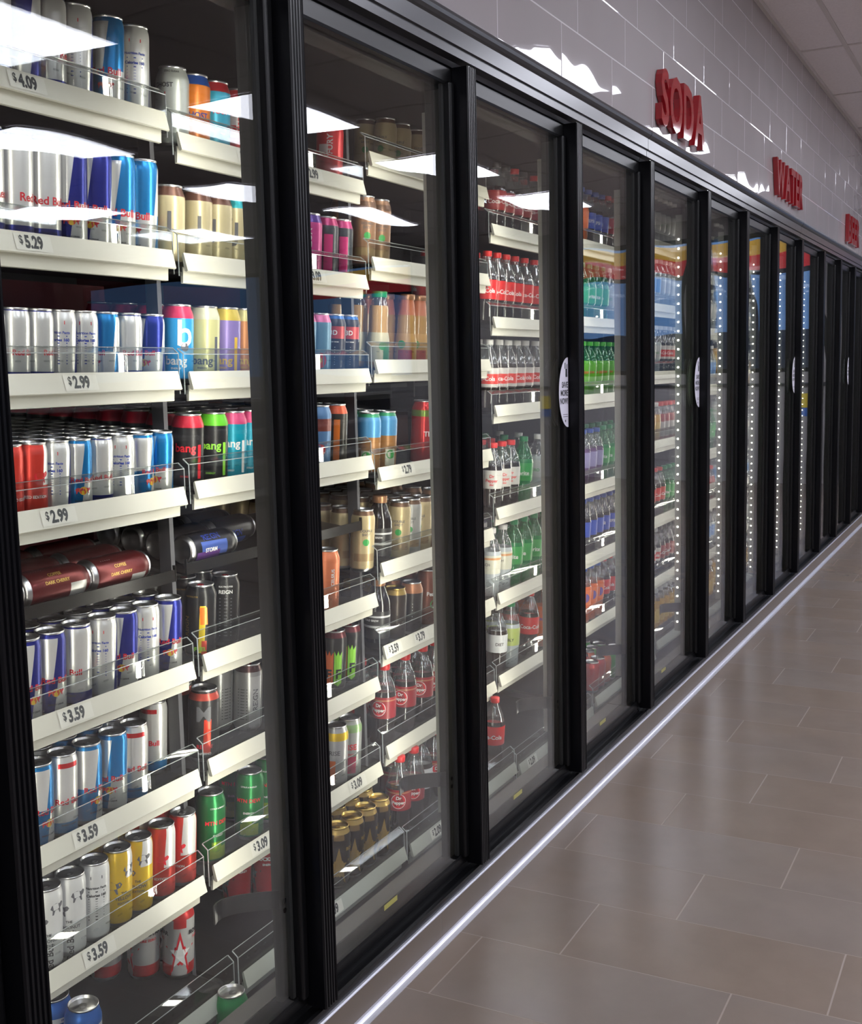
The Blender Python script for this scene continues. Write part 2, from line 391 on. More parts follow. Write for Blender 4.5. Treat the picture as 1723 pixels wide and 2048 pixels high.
# ------------------------------------------------------------------ doors
def text_flat(mb, s, size, x, y, z, mi, bold=0.0, sx=1.0, align='CENTER', cut=0, tilt=0.0):
    me = text_mesh(s, size, bold, align)
    mb.merge(me, lambda co: (x + tilt * (co.y), y + co.x * sx, z + co.y), mi)
DOORL = {-1: 'cut off by the near edge of the view', 0: 'nearest, energy cans behind it', 1: 'second nearest, coffee and pepper soda behind it',
         2: 'third nearest, red capped cola bottles behind it', 3: 'fourth nearest, green and purple sodas behind it'}
def handle_profile(y):
    pts = [(-.044, y - .043), (-.004, y - .043), (-.001, y - .040)]
    for i in range(4):
        q = y - .036 + i * .009
        pts += [(-.001, q), (-.004, q + .0015), (-.004, q + .004), (-.001, q + .0055)]
    pts += [(0, y - .001), (-.004, y), (-.044, y)]
    return pts
for k in range(-1, 13):
    a, b_ = m(k) - .0425, m(k + 1) - .046
    lab = 'glass cooler door in black frame, ' + DOORL.get(k, '%s in the row from the viewer' % ords[k + 1])
    t = empty('cooler_door', (0, m(k), 0), lab, 'door', 'glass cooler doors')
    o = -m(k)
    if k == -1: a = m(-1) - .04
    MB().box(-.051, -.047, a + o + .02, b_ + o - .02, ZB + .03, ZT - .03).box(-.064, -.060, a + o + .02, b_ + o - .02, ZB + .03, ZT - .03).build('glass_pane', glass, t)
    fr = MB()
    fr.prism_y([(-.0655, ZT - .042), (-.0465, ZT - .042), (-.0445, ZT - .036), (-.0445, ZT - .004), (-.048, ZT), (-.0655, ZT)], a + o, b_ + o)
    fr.prism_y([(-.0655, ZB), (-.048, ZB), (-.0445, ZB + .004), (-.0445, ZB + .024), (-.0465, ZB + .030), (-.0655, ZB + .030)], a + o, b_ + o)
    fr.box(-.0655, -.0455, a + o, a + o + .03, ZB + .03, ZT - .042)
    fr.box(-.0655, -.0455, b_ + o - .012, b_ + o, ZB + .03, ZT - .042)
    fr.build('door_frame', black, t)
    st = bevel(MB().box(-.066, -.034, b_ + o - .026, b_ + o - .001, ZB + .022, ZT - .035).build('hinge_stile', black, t), .007, 4)
    gs = MB().box(-.0595, -.0515, a + o + .021, a + o + .030, ZB + .031, ZT - .031).box(-.0595, -.0515, b_ + o - .036, b_ + o - .0265, ZB + .031, ZT - .031)
    gs.build('glass_spacer', pbr('spacer_grey', (.03, .03, .03, 1), .4), t)
    MB().prism_z([(x, y + o) for x, y in handle_profile(m(k))], ZB, ZT).build('door_handle', handle_m, t)
    MB().box(-.030, -.012, .0 - .020, .0 - .008, ZT + .0005, ZT + .006).build('hinge_pin', chrome, t)
    if k >= 0 and k < 5:                       # hold-open arm low on the hinge side
        arm = MB(); pts = []
        for q in range(9):
            th = q / 8 * PI * .62
            pts.append((-.085 - .075 * math.sin(th) * 1.1, b_ + o - .018 - .11 * (q / 8)))
        for q in range(8):
            (x0, y0_), (x1, y1_) = pts[q], pts[q + 1]
            arm.add([(x0, y0_, ZC - 1.050), (x1, y1_, ZC - 1.050), (x1, y1_, ZC - 1.012), (x0, y0_, ZC - 1.012), (x0 - .003, y0_ - .001, ZC - 1.050), (x1 - .003, y1_ - .001, ZC - 1.050), (x1 - .003, y1_ - .001, ZC - 1.012), (x0 - .003, y0_ - .001, ZC - 1.012)],
                    [(0, 1, 2, 3), (7, 6, 5, 4), (3, 2, 6, 7), (0, 4, 5, 1), (1, 5, 6, 2), (3, 7, 4, 0)], 0, False)
        ao = arm.build('hold_open_arm', pbr('dark_arm', (.03, .028, .027, 1), .35), t)
        bo_ = MB()
        for dz in (-1.042, -1.022):
            n = 10
            bo_.add([(-.0655, b_ + o - .034 + .0055 * math.cos(2 * PI * q / n), ZC + dz + .0055 * math.sin(2 * PI * q / n)) for q in range(n)] + [(-.0665 + 0, b_ + o - .034, ZC + dz)] , [(q, (q + 1) % n, n) for q in range(n)])
            bo_.add([(-.0645, b_ + o - .034 + .0055 * math.cos(2 * PI * q / n), ZC + dz + .0055 * math.sin(2 * PI * q / n)) for q in range(n)] + [(-.0635, b_ + o - .034, ZC + dz)], [(q, (q + 1) % n, n) for q in range(n)])
        bo_.build('bolt', chrome, ao)
        MB().box(-.058, -.0575, .29, .35, ZC - 1.208, ZC - 1.196).build('yellow_sticker', pbr('yellow_sticker', (.42, .38, .08, 1), .6), t)
    if k + 1 in (3, 5, 8, 11):                  # oval savings sticker on the hinge stile
        s_mb = MB(); yc, zc, hw, hh = b_ + o - .003, ZC - .072, .076, .104
        ring = [(-.0335, yc + hw * math.cos(q), zc + hh * math.sin(q)) for q in [PI / 2 + PI * i / 24 for i in range(25)]]
        s_mb.add(ring + [(-.0338, p[1], p[2]) for p in ring], [tuple(range(25)), tuple(range(25, 50))[::-1]], 0)
        for i, (s, z) in enumerate((('SAVE', .022), ('MORE', -.002), ('NOW!', -.026))):
            text_flat(s_mb, s, .024, -.0330, yc - .004, zc + z, 1, .0006, .92, 'RIGHT')
        for z in (-.066, -.072): s_mb.box(-.0333, -.0331, yc - .045, yc - .006, zc + z, zc + z + .0015, 1)
        s_mb.box(-.0333, -.0330, yc - .022, yc - .008, zc + .046, zc + .070, 1); s_mb.box(-.0333, -.0330, yc - .028, yc - .022, zc + .070, zc + .088, 1); s_mb.box(-.0333, -.0330, yc - .012, yc - .007, zc + .070, zc + .084, 1)
        s_mb.box(-.0333, -.0331, yc - .028, yc - .022, zc - .088, zc - .081, 1)
        so = s_mb.build('oval_sticker', [pbr('sticker_white', (.70, .68, .78, 1), .4), ink], t); so['label'] = 'white oval sticker reading SAVE MORE NOW!'

# ------------------------------------------------------------------ red word signs on the tiled wall
red_l = pbr('red_acrylic_letter', (.30, .014, .020, 1), .05, 0, .2)
for word, ya, yb, zt, zb in (('SODA', 4.09, 4.70, 1.050, .850), ('WATER', 6.18, 6.95, 1.052, .868), ('BEER', 8.83, 9.42, 1.052, .858)):
    sg = empty(word.lower() + '_sign', (X_WALL, ya, ZC + zb), 'red raised letters spelling %s on the tiled wall' % word, 'sign', 'red word signs over the coolers')
    H = zt - zb; n = len(word); mes = [text_mesh(ch, 1.0, .028, 'LEFT', .5) for ch in word]
    bb = []
    for me in mes:
        xs = [v.co.x for v in me.vertices]; ys = [v.co.y for v in me.vertices]; bb.append((min(xs), max(xs), min(ys), max(ys)))
    tot = sum(q[1] - q[0] for q in bb); gap = .018; sc = (yb - ya - gap * (n - 1)) / tot; x = 0
    for ch, me, q in zip(word, mes, bb):
        sz = H / (q[3] - q[2])
        MB().merge(me, lambda co: (.014 + co.z * .024, x + (co.x - q[0]) * sc, (co.y - q[2]) * sz), 0).build('letter', red_l, sg)
        x += (q[1] - q[0]) * sc + gap

# ------------------------------------------------------------------ cans and bottles
SILVER = (.74, .74, .72, 1); NAVY = (.012, .02, .22, 1); LBLUE = (.01, .19, .48, 1); REDC = (.55, .015, .02, 1)
WHITE = (.66, .66, .64, 1); BLK = (.012, .012, .013, 1)
t_red = pbr('print_red', (.62, .012, .025, 1), .4); t_blk = pbr('print_black', (.012, .012, .014, 1), .5); t_wht = pbr('print_white', (.72, .72, .70, 1), .45)
t_yel = pbr('print_yellow', (.75, .48, .03, 1), .4); t_blue = pbr('print_blue', (.02, .05, .35, 1), .45); t_grn = pbr('print_green', (.03, .30, .06, 1), .45)
t_gry = pbr('print_grey', (.10, .10, .11, 1), .5); t_org = pbr('print_orange', (.75, .14, .02, 1), .45); t_lime = pbr('print_lime', (.25, .62, .04, 1), .45); t_gold = pbr('print_gold', (.5, .32, .08, 1), .35, .6)
lid_m = pbr('can_lid_aluminium', (.66, .66, .66, 1), .3, 1.0); lid_d = pbr('lid_tab', (.6, .6, .6, 1), .28, 1.0)
lid_gold = pbr('gold_can_lid', (.62, .44, .13, 1), .3, 1.0); lid_blk = pbr('dark_tab', (.02, .02, .02, 1), .35, .3); lid_redt = pbr('red_tab', (.4, .02, .03, 1), .35, .5)
PR = {}                                      # prototypes: kind -> (name, category, radius, height, meshes, description)
def bull(mb, r, ang, z, s, mi):
    """small charging-animal badge"""
    pts = [(-1.0, .1), (-.8, .55), (-.2, .75), (.35, .55), (.75, .75), (1.0, .45), (.8, .1), (.45, -.05), (.55, -.7), (.35, -.7), (.1, -.15), (-.35, -.2), (-.55, -.75), (-.75, -.75), (-.7, -.15)]
    f = wrap(r, ang, z); vs = [f(Vector((x * s, y * s, 0))) for x, y in pts]
    mb.add(vs, [tuple(range(len(pts)))], mi)
def disc(mb, r, ang, z, s, mi, n=14):
    f = wrap(r + .0001, ang, z); mb.add([f(Vector((s * math.cos(2 * PI * i / n), s * math.sin(2 * PI * i / n), 0))) for i in range(n)], [tuple(range(n))], mi)
def poly(mb, r, ang, z, pts, mi):
    f = wrap(r, ang, z); mb.add([f(Vector((x, y, 0))) for x, y in pts], [tuple(range(len(pts)))], mi)
def can_kind(kind, r, h, mat, texts=(), extra=None, neck=.88, lid=None, tabm=None, name='energy_can', desc='', cat='can'):
    """texts: (string, size, angle, z, slot, vertical); slots 1.. = mats list"""
    tm = [mat, t_red, t_blk, t_wht, t_yel, t_blue, t_grn, t_gry, t_org, t_lime, t_gold, lid_m]
    mb = MB(); nk = .016 if neck > .85 else .022
    mb.lathe([(0, .007), (r * .62, .0055), (r * .74, .0006), (r * .80, 0), (r * .88, .003), (r * .985, .010), (r, .014), (r, h * .35), (r, h * .7), (r, h - nk - .006), (r * .985, h - nk), (r * (neck + 1) / 2, h - nk * .62), (r * neck, h - .0055), (r * neck, h - .003)], 28, [11] * 5 + [0] * 8)
    for s, size, ang, z, mi, vert in texts:
        mb.merge(text_mesh(s, size, size * .022, 'CENTER', 0, 0 if vert else .003), wrap(r, ang, z, vert), mi)
    if extra: extra(mb, r, h)
    body = mb.mesh(name + '_body', tm)
    rl = r * neck
    lm = MB().lathe([(rl * 1.0, h - .0045), (rl * 1.045, h - .0028), (rl * 1.04, h - .0008), (rl * 1.0, h), (rl * .965, h - .0012), (rl * .94, h - .0062), (rl * .90, h - .0068), (rl * .87, h - .0050), (0, h - .0050)], 28).mesh('can_lid', lid or lid_m)
    tb = MB(); n = 12; zt = h - .0042
    out = [(.0085 * math.cos(2 * PI * i / n) * 1.0 + .004, .0070 * math.sin(2 * PI * i / n)) for i in range(n)]
    inn = [(.0040 * math.cos(2 * PI * i / n) + .0075, .0038 * math.sin(2 * PI * i / n)) for i in range(n)]
    V = [(x, y, zt) for x, y in out] + [(x, y, zt) for x, y in inn] + [(x, y, zt + .0014) for x, y in out] + [(x, y, zt + .0014) for x, y in inn]
    F = []
    for i in range(n):
        j = (i + 1) % n
        F += [(2 * n + i, 2 * n + j, 3 * n + j, 3 * n + i), (i, j, 2 * n + j, 2 * n + i), (n + j, n + i, 3 * n + i, 3 * n + j)]
    tb.add(V, F); tab = tb.mesh('pull_tab', tabm or lid_d)
    PR[kind] = dict(name=name, cat=cat, r=r, h=h, parts=[('can_body', body, None), ('can_lid', lm, None), ('pull_tab', tab, 1)], desc=desc)

def rb_mat(nm, h, col, r8=False, base=SILVER):
    mid = h * .46
    return label_mat('slim_can_' + nm + '_%d' % int(h * 1000), base, [
        (mid, h * .93, col, 180, 45, 45, 260), (.006, mid, col, 180, -45, 45, 260), (h * .93, h * .975, col)], metal=.6, rough=.28)
def rb_text(h, two=True):
    z = h * .44
    L = []
    for a in ((0, 180) if two else (0,)):
        L += [('Red Bull', .0155 * h / .156, a, z, 1, False), ('ENERGY DRINK', .0042, a, h * .16, 2, False)]
    return L
def rb_extra(mb, r, h):
    for a in (0, 180):
        disc(mb, r, a, h * .30, .0075, 4); bull(mb, r + .0002, a - 16, h * .30, .0075, 1); bull(mb, r + .0002, a + 16, h * .30, .0075, 1)
def nutri(slot=2, slot2=1):
    def f(mb, r, h):
        for a in (0, 180):
            poly(mb, r, a, h * .83, [(-.011, -.003), (.011, -.003), (.011, .003), (-.011, .003)], slot2)
            mb.merge(text_mesh('Nutrition Facts', .0064, .0002, 'CENTER', 0, .003), wrap(r, a, h * .70), slot)
            mb.merge(text_mesh('Calories 160', .0072, .0003, 'CENTER', 0, .003), wrap(r, a, h * .605), slot)
            for q, zz in enumerate((.655, .565, .53, .50, .47, .44, .41, .38, .34, .30)):
                t_ = .0010 if q in (0, 1, 8, 9) else .0004
                poly(mb, r, a, h * zz, [(-.015, -t_), (0, -t_), (.015, -t_), (.015, t_), (0, t_), (-.015, t_)], slot)
    return f
for sfx, r, h in (('8', .0265, .135), ('12', .0285, .156), ('16', .0290, .178), ('20', .031, .193)):
    nm = 'slim_energy_can'
    can_kind('blue' + sfx, r, h, rb_mat('navy', h, NAVY), rb_text(h), rb_extra, name=nm, desc='navy and silver slim can')
    can_kind('lblue' + sfx, r, h, rb_mat('sky', h, LBLUE), rb_text(h), rb_extra, name=nm, desc='sky blue and silver slim can')
    can_kind('silver' + sfx, r, h, label_mat('slim_silver_' + sfx, SILVER, [(.006, h * .2, NAVY), (h * .955, h * .98, NAVY)], metal=.6, rough=.28), rb_text(h), None, name=nm, desc='plain silver slim can')
    can_kind('nutr' + sfx, r, h, label_mat('slim_facts_' + sfx, SILVER, [(.006, h * .1, NAVY, 180, 90, 40, 0), (.006, h * .94, NAVY, 180, 90, 14, 200)], metal=.55, rough=.3), (), nutri(5, 1), name=nm, desc='silver slim can showing its facts panel')
    can_kind('red' + sfx, r, h, label_mat('slim_red_' + sfx, (.62, .045, .03, 1), [(h * .45, h * .98, SILVER, 360, 70, 38, 150)], metal=.45, rough=.32), [('RED EDITION', .007, 0, h * .3, 3, False)], lambda mb, r, h: bull(mb, r, 20, h * .55, .014, 1), name=nm, desc='bright red slim can')
can_kind('silver12r', .0285, .156, label_mat('slim_silver_red_band', SILVER, [(.132, .141, REDC, 180, 0, 40, 0), (.006, .03, LBLUE)], metal=.6, rough=.28), rb_text(.156), None, name='slim_energy_can', desc='silver slim can with red band')
can_kind('white12', .0285, .156, label_mat('slim_white', WHITE, (), .2, .35), [('THE', .0065, 2, .071, 2, False), ('COCONUT', .008, 2, .060, 7, False), ('EDITION', .0058, 2, .051, 7, False), ('Red Bull', .017, 8, .026, 2, True)],
         lambda mb, r, h: (bull(mb, r, -25, .092, .014, 7), bull(mb, r, 38, .118, .014, 7)), name='slim_energy_can', desc='white slim can with grey bulls')
can_kind('nutrw12', .0285, .156, label_mat('slim_white_facts', WHITE, (), .1, .35), (), nutri(2, 7), name='slim_energy_can', desc='white slim can with facts panel')
can_kind('yellow12', .0285, .156, label_mat('slim_yellow', (.72, .47, .012, 1), [(.10, .152, SILVER, 360, 75, 30, 200)], .35, .32), [('THE', .0065, 30, .071, 2, False), ('YELLOW', .009, 30, .060, 7, False), ('EDITION', .0065, 30, .050, 7, False)],
         lambda mb, r, h: (bull(mb, r, -12, .082, .017, 7), bull(mb, r, 55, .115, .014, 7)), name='slim_energy_can', desc='yellow slim can with grey bull')
R16, H16 = .033, .158
def f16(kind, base, layers=(), texts=(), extra=None, desc='', metal=.25, rough=.33, lid=None, tabm=None, name='energy_can', r=R16, h=H16, neck=.80):
    can_kind(kind, r, h, label_mat('sleeve_' + kind, base, layers, metal, rough), texts, extra, neck, lid, tabm, name, desc)
def bang(kind, body, top, tcol, desc):
    def ex(mb, r, h):
        mb.merge(text_mesh('b', .075, .001, 'CENTER', 0, .003), wrap(r, 25, h * .62), tcol)
        disc(mb, r, 25, h * .46, .0085, 7)
    f16(kind, body, [(.130, .158, top)], [('bang', .024, -6, .088 if kind.startswith(('black', 'cyan')) else .045, tcol, False), ('ENERGY', .0055, -6, .030, tcol, False)], ex if kind in ('skyred_bang',) else (lambda mb, r, h: (mb.merge(text_mesh('bang', .022, .0004, 'CENTER', 0, .003), wrap(r, 130, .1), tcol), poly(mb, r, 48, .06, [(-.004, -.035), (.004, -.035), (.004, .035), (-.004, .035)], tcol))), desc)
bang('skyred_bang', (.03, .32, .70, 1), (.55, .02, .08, 1), 3, 'sky blue tall can, red shoulder')
bang('yellow_bang', (.62, .60, .28, 1), (.62, .62, .45, 1), 7, 'pale yellow tall can')
bang('purple_bang', (.28, .20, .50, 1), (.60, .45, .05, 1), 4, 'lilac tall can with gold shoulder')
bang('orange_bang', (.55, .22, .06, 1), (.55, .50, .20, 1), 4, 'orange tall can with pale shoulder')
bang('blackred_bang', BLK, (.50, .015, .04, 1), 1, 'black tall can, red shoulder')
bang('blackgreen_bang', BLK, (.12, .55, .02, 1), 9, 'black tall can, green shoulder')
bang('cyanpink_bang', (.0, .28, .40, 1), (.60, .06, .18, 1), 3, 'turquoise tall can, pink shoulder')
f16('white_f', (.50, .53, .50, 1), [(.006, .03, (.35, .38, .35, 1))], [('GHOST', .012, -30, .12, 2, False), ('ZERO SUGAR', .005, 0, .146, 2, False)], lambda mb, r, h: poly(mb, r, -35, .105, [(-.008, -.002), (.008, -.002), (.008, .002), (-.008, .002)], 1), 'pale grey tall can', .5)
f16('orange_f', (.75, .20, .015, 1), [(.135, .158, (.02, .08, .35, 1))], [('GHOST', .016, 10, .075, 5, False)], None, 'orange tall can, blue shoulder')
f16('sky_red_f', (.04, .42, .62, 1), [(.135, .158, (.5, .02, .03, 1))], [('GHOST', .016, 10, .095, 1, False)], None, 'blue tall can, red shoulder')
f16('red_f', (.55, .015, .02, 1), [(.08, .10, (.6, .5, .5, 1), 360, -20, 22, 0)], [('FURY', .02, 10, .10, 3, True)], None, 'bright red tall can')
for kk, sh, dd in (('cream_f', (.14, .06, .04, 1), 'cream tall can, brown shoulder'), ('cream_teal_f', (.02, .38, .42, 1), 'cream tall can, teal shoulder')):
    f16(kk, (.58, .50, .30, 1), [(.136, .158, sh)], [('J', .052, 0, .085, 7, False), ('shake', .008, 95, .11, 7, False)], lambda mb, r, h: [poly(mb, r, 100, .045 + .006 * i, [(-.010, -.0008), (.010, -.0008), (.010, .0008), (-.010, .0008)], 7) for i in range(9)], dd, .35)
f16('purple_f', (.45, .03, .20, 1), [(.136, .158, (.08, .03, .25, 1))], [('ZOA', .02, 0, .1, 3, True)], None, 'magenta tall can, purple shoulder')
f16('magenta_f', (.035, .04, .05, 1), [(.136, .158, (.42, .02, .14, 1)), (.03, .115, (.5, .03, .16, 1), 360, 12, 20, 0)], [('ENERGY', .009, -30, .07, 3, False)], None, 'black and magenta tall can')
f16('donut_f', (.12, .25, .36, 1), [(.136, .158, (.65, .15, .32, 1))], (), lambda mb, r, h: (disc(mb, r, 5, .045, .019, 1), disc(mb, r + .0002, 5, .045, .007, 4)), 'teal tall can, pink shoulder')
f16('black_r_f', (.025, .02, .025, 1), [(.146, .158, (.02, .12, .40, 1)), (.098, .128, (.45, .05, .04, 1), 360, 20, 40, 0)], [('3D', .016, 0, .112, 3, False), ('ENERGY DRINK', .004, 0, .09, 3, False)], lambda mb, r, h: [poly(mb, r, -10, .035 + .006 * i, [(-.011, -.0006), (.011, -.0006), (.011, .0006), (-.011, .0006)], 3) for i in range(8)], 'black tall can, red panel')
f16('bluebrown_f', (.10, .22, .42, 1), [(.095, .125, (.18, .04, .03, 1))], (), lambda mb, r, h: disc(mb, r, 10, .05, .014, 1), 'blue and maroon tall can')
f16('blackorange_f', (.03, .025, .02, 1), [(.134, .158, (.60, .09, .03, 1)), (.02, .12, (.65, .16, .02, 1), 360, 15, 14, 0)], (), None, 'black tall can, orange stripe')
f16('reign_f', (.010, .010, .010, 1), [(.014, .115, (.75, .55, .02, 1), 360, 16, 11, 60), (.075, .112, (.78, .20, .02, 1), 360, 22, 14, -90), (.01, .04, (.65, .05, .02, 1), 360, 24, 10, 0)], [('REIGN', .015, -45, .07, 10, True), ('FUEL', .012, 10, .022, 9, False), ('ELECTROLYTES', .0042, -25, .134, 10, False)], None, 'black tall can with yellow flash', .3, .28, None, lid_redt)
f16('blacksilver_f', (.015, .015, .015, 1), (), [('ELECTROLYTES', .0045, 0, .134, 3, False), ('REIGN', .011, 0, .122, 3, False)], lambda mb, r, h: [poly(mb, r, 0, .025 + .0075 * i, [(-.014, -.0009), (0, -.0009), (.014, -.0009), (.014, .0009), (0, .0009), (-.014, .0009)], 7) for i in range(12)], 'black tall can with grey facts panel', .35, .28, None, lid_redt)
f16('blackred_m', (.03, .03, .03, 1), [(.136, .150, (.45, .06, .04, 1)), (.02, .095, (.70, .05, .02, 1), 360, 14, 14, 40)], [('M', .045, 0, .105, 7, False), ('REIGN', .012, 4, .035, 1, False), ('INFERNO', .007, 4, .02, 3, False)], None, 'black and silver can with red blaze', .45, .28, None, lid_blk)
f16('silver_m', (.34, .34, .33, 1), [(.14, .158, (.07, .03, .03, 1)), (.01, .13, (.5, .5, .5, 1), 360, 30, 28, 0)], [('REIGN', .018, 30, .075, 7, True)], lambda mb, r, h: [poly(mb, r, -25, .03 + .007 * i, [(-.012, -.0007), (0, -.0007), (.012, -.0007), (.012, .0007), (0, .0007), (-.012, .0007)], 2) for i in range(11)], 'silver tall can with dark shoulder', .6, .28, None, lid_redt)
def rgm(mb, r, h):
    for a, mi in ((-20, 8), (20, 9)):
        poly(mb, r, a, .06, [(-.0105, -.038), (.0, -.046), (.0105, -.038), (.0105, .045), (.004, .034), (0, .048), (-.005, .034), (-.0105, .048)], mi)
    for a in (-22, 22): mb.merge(text_mesh('F', .034, .001, 'CENTER', 0, .003), wrap(r + .0002, a, .045), 2)
f16('rg_m', (.02, .02, .02, 1), [(.140, .158, (.12, .015, .02, 1))], (), rgm, 'black can with orange and green crest', .35, .28, None, lid_redt)
f16('green_mt', (.010, .17, .04, 1), [(.014, .040, (.30, .42, .03, 1), 360, 5, 38, 30), (.03, .052, (.22, .36, .02, 1), 360, -5, 20, 0)], [('MTN DEW', .0125, 0, .095, 1, False), ('ENERGY', .0065, 0, .066, 3, False), ('CITRUS & ENERGY', .0045, 0, .128, 3, False), ('ENERGY', .013, 95, .07, 8, True)], None, 'green metallic can', .55, .28)
f16('yellowtop_f', (.45, .45, .46, 1), [(.122, .142, (.75, .50, .02, 1)), (.01, .07, (.65, .14, .03, 1), 360, -20, 26, 0)], [('RISE', .016, 0, .09, 7, False)], None, 'grey can with yellow shoulder', .45)
f16('pinkgreen_f', (.42, .44, .42, 1), [(.124, .144, (.28, .45, .20, 1)), (.015, .06, (.75, .06, .16, 1), 360, 8, 32, 0)], [('RISE', .021, 8, .085, 1, False), ('ENERGY', .006, 8, .066, 1, False)], None, 'grey and pink can, green shoulder', .45)
f16('orangecan_f', (.72, .20, .08, 1), (), [('CELSIUS', .012, 30, .09, 3, True)], None, 'orange can', .3)
f16('bigred_f', (.50, .02, .02, 1), [(.140, .158, (.15, .25, .03, 1))], [('TEA', .02, 0, .09, 3, False)], None, 'large glossy red can', .5, .22, r=.037, h=.185)
def rock(kind, base, layers, star, tcol, desc, lid=None, tabm=None, metal=.35):
    def ex(mb, r, h):
        for a in (8, 188):
            s = .031; n = 5; pts = []
            for q in range(10):
                rr = s * (1.25 if q % 2 == 0 else .50); th = PI / 2 + PI * q / 5
                pts.append((rr * math.cos(th) * .9, rr * math.sin(th) * 1.35))
            poly(mb, r + .0006, a, h * .37, pts, star); poly(mb, r + .0010, a, h * .37, [(x * .66, y * .66) for x, y in pts], 10 if kind == 'rock_gold' else (7 if kind == 'rock_red' else 3))
            mb.merge(text_mesh('ROCKSTAR', .0120, .0006, 'CENTER', 0, .003), wrap(r + .0012, a + 84, h * .66), tcol)
            mb.merge(text_mesh('PURE ZERO' if kind == 'rock_white' else 'ENERGY', .0075, .0002, 'CENTER', 0, .003), wrap(r + .0012, a + 84, h * .57), tcol if kind != 'rock_white' else 1)
    f16(kind, base, layers, (), ex, desc, metal, .3, lid, tabm)
rock('rock_white', (.56, .55, .53, 1), [(.134, .150, (.55, .03, .03, 1)), (.116, .134, (.55, .03, .03, 1), 180, 8, 24, 0), (.008, .035, (.5, .03, .03, 1), 180, 98, 60, 300)], 1, 2, 'white and red star can')
rock('rock_silver', (.50, .50, .48, 1), [(.140, .150, (.15, .15, .15, 1)), (.12, .13, (.2, .2, .2, 1), 180, 8, 22, 0)], 7, 2, 'pale silver star can')
rock('rock_red', (.42, .012, .02, 1), [(.01, .02, (.2, .01, .01, 1))], 2, 3, 'deep red star can')
rock('rock_gold', (.022, .014, .010, 1), [(.142, .158, (.50, .34, .10, 1)), (.128, .142, (.22, .13, .04, 1), 180, 8, 24, 0)], 10, 10, 'dark bronze can, gold lid', lid_gold, lid_gold, .5)
f16('goldtop_s', (.03, .02, .012, 1), [(.132, .158, (.30, .20, .05, 1))], (), None, 'black can, gold shoulder', .4, .3, lid_gold, h=.15)
f16('coppertop_s', (.02, .018, .016, 1), [(.120, .150, (.40, .17, .08, 1))], (), lambda mb, r, h: [poly(mb, r, 0, .045 + .009 * i, [(-.012, -.0008), (.012, -.0008), (.012, .0008), (-.012, .0008)], 3) for i in range(6)], 'black can, copper shoulder', .4, .3, h=.15)
f16('browncan_f', (.15, .04, .02, 1), (), [('Peace', .016, 0, .1, 3, False)], lambda mb, r, h: disc(mb, r, 10, .07, .013, 6), 'brown tea can', .4, h=.17)
f16('frost_blue', (.02, .12, .45, 1), [(.115, .125, (.62, .66, .70, 1)), (.0, .09, (.55, .60, .62, 1))], [('FROSTED ICE', .0055, 10, .120, 5, False)], None, 'blue and silver can', .55, h=.158)
f16('green_lone', (.02, .26, .08, 1), [(.03, .05, (.4, .5, .4, 1), 360, 0, 20, 60)], (), None, 'green and silver can', .5, h=.122)
f16('bronze_lying', (.11, .008, .010, 1), [(.100, .140, (.50, .50, .48, 1), 360, 60, 34, 0)], [('DARK CHERRY', .0085, 12, .07, 10, True), ('COFFEE', .009, -14, .07, 10, True)], lambda mb, r, h: [poly(mb, r, -60, .03 + .0055 * i, [(-.011, -.0008), (.011, -.0008), (.011, .0008), (-.011, .0008)], 3) for i in range(5)], 'dark red metallic can lying on its side', .55, .28)
f16('black_lying', (.02, .02, .025, 1), [(.03, .115, (.07, .13, .45, 1), 360, 10, 28, 60), (.015, .09, (.12, .04, .22, 1), 360, 40, 22, 0)], [('REIGN', .020, -35, .07, 5, True), ('STORM', .012, 15, .06, 3, True)], None, 'black can with blue lettering, lying', .45, .28)
for kk, base, dd in (('tancoffee', (.50, .40, .22, 1), 'tan coffee can'), ('browncoffee', (.30, .16, .09, 1), 'brown coffee can'), ('greycoffee', (.38, .38, .36, 1), 'grey coffee can')):
    f16(kk, base, [(.150, .165, (.12, .06, .03, 1)), (.03, .05, (.35, .24, .12, 1), 360, 0, 60, 30)], [('DOUBLE', .009, 0, .11, 7, False), ('SHOT', .009, 0, .10, 7, False)], lambda mb, r, h: disc(mb, r, 0, .08, .009, 6), dd, .35, .34, name='coffee_can', h=.165 if kk != 'browncoffee' else .18, r=.0315)
f16('tripleshot', (.28, .13, .04, 1), [(.100, .158, (.07, .25, .48, 1)), (.152, .165, (.03, .25, .12, 1)), (.02, .065, (.55, .55, .48, 1), 360, 12, 26, 0)], (), lambda mb, r, h: disc(mb, r, 12, .05, .012, 6), 'blue and brown coffee can', .25, name='coffee_can', h=.165)

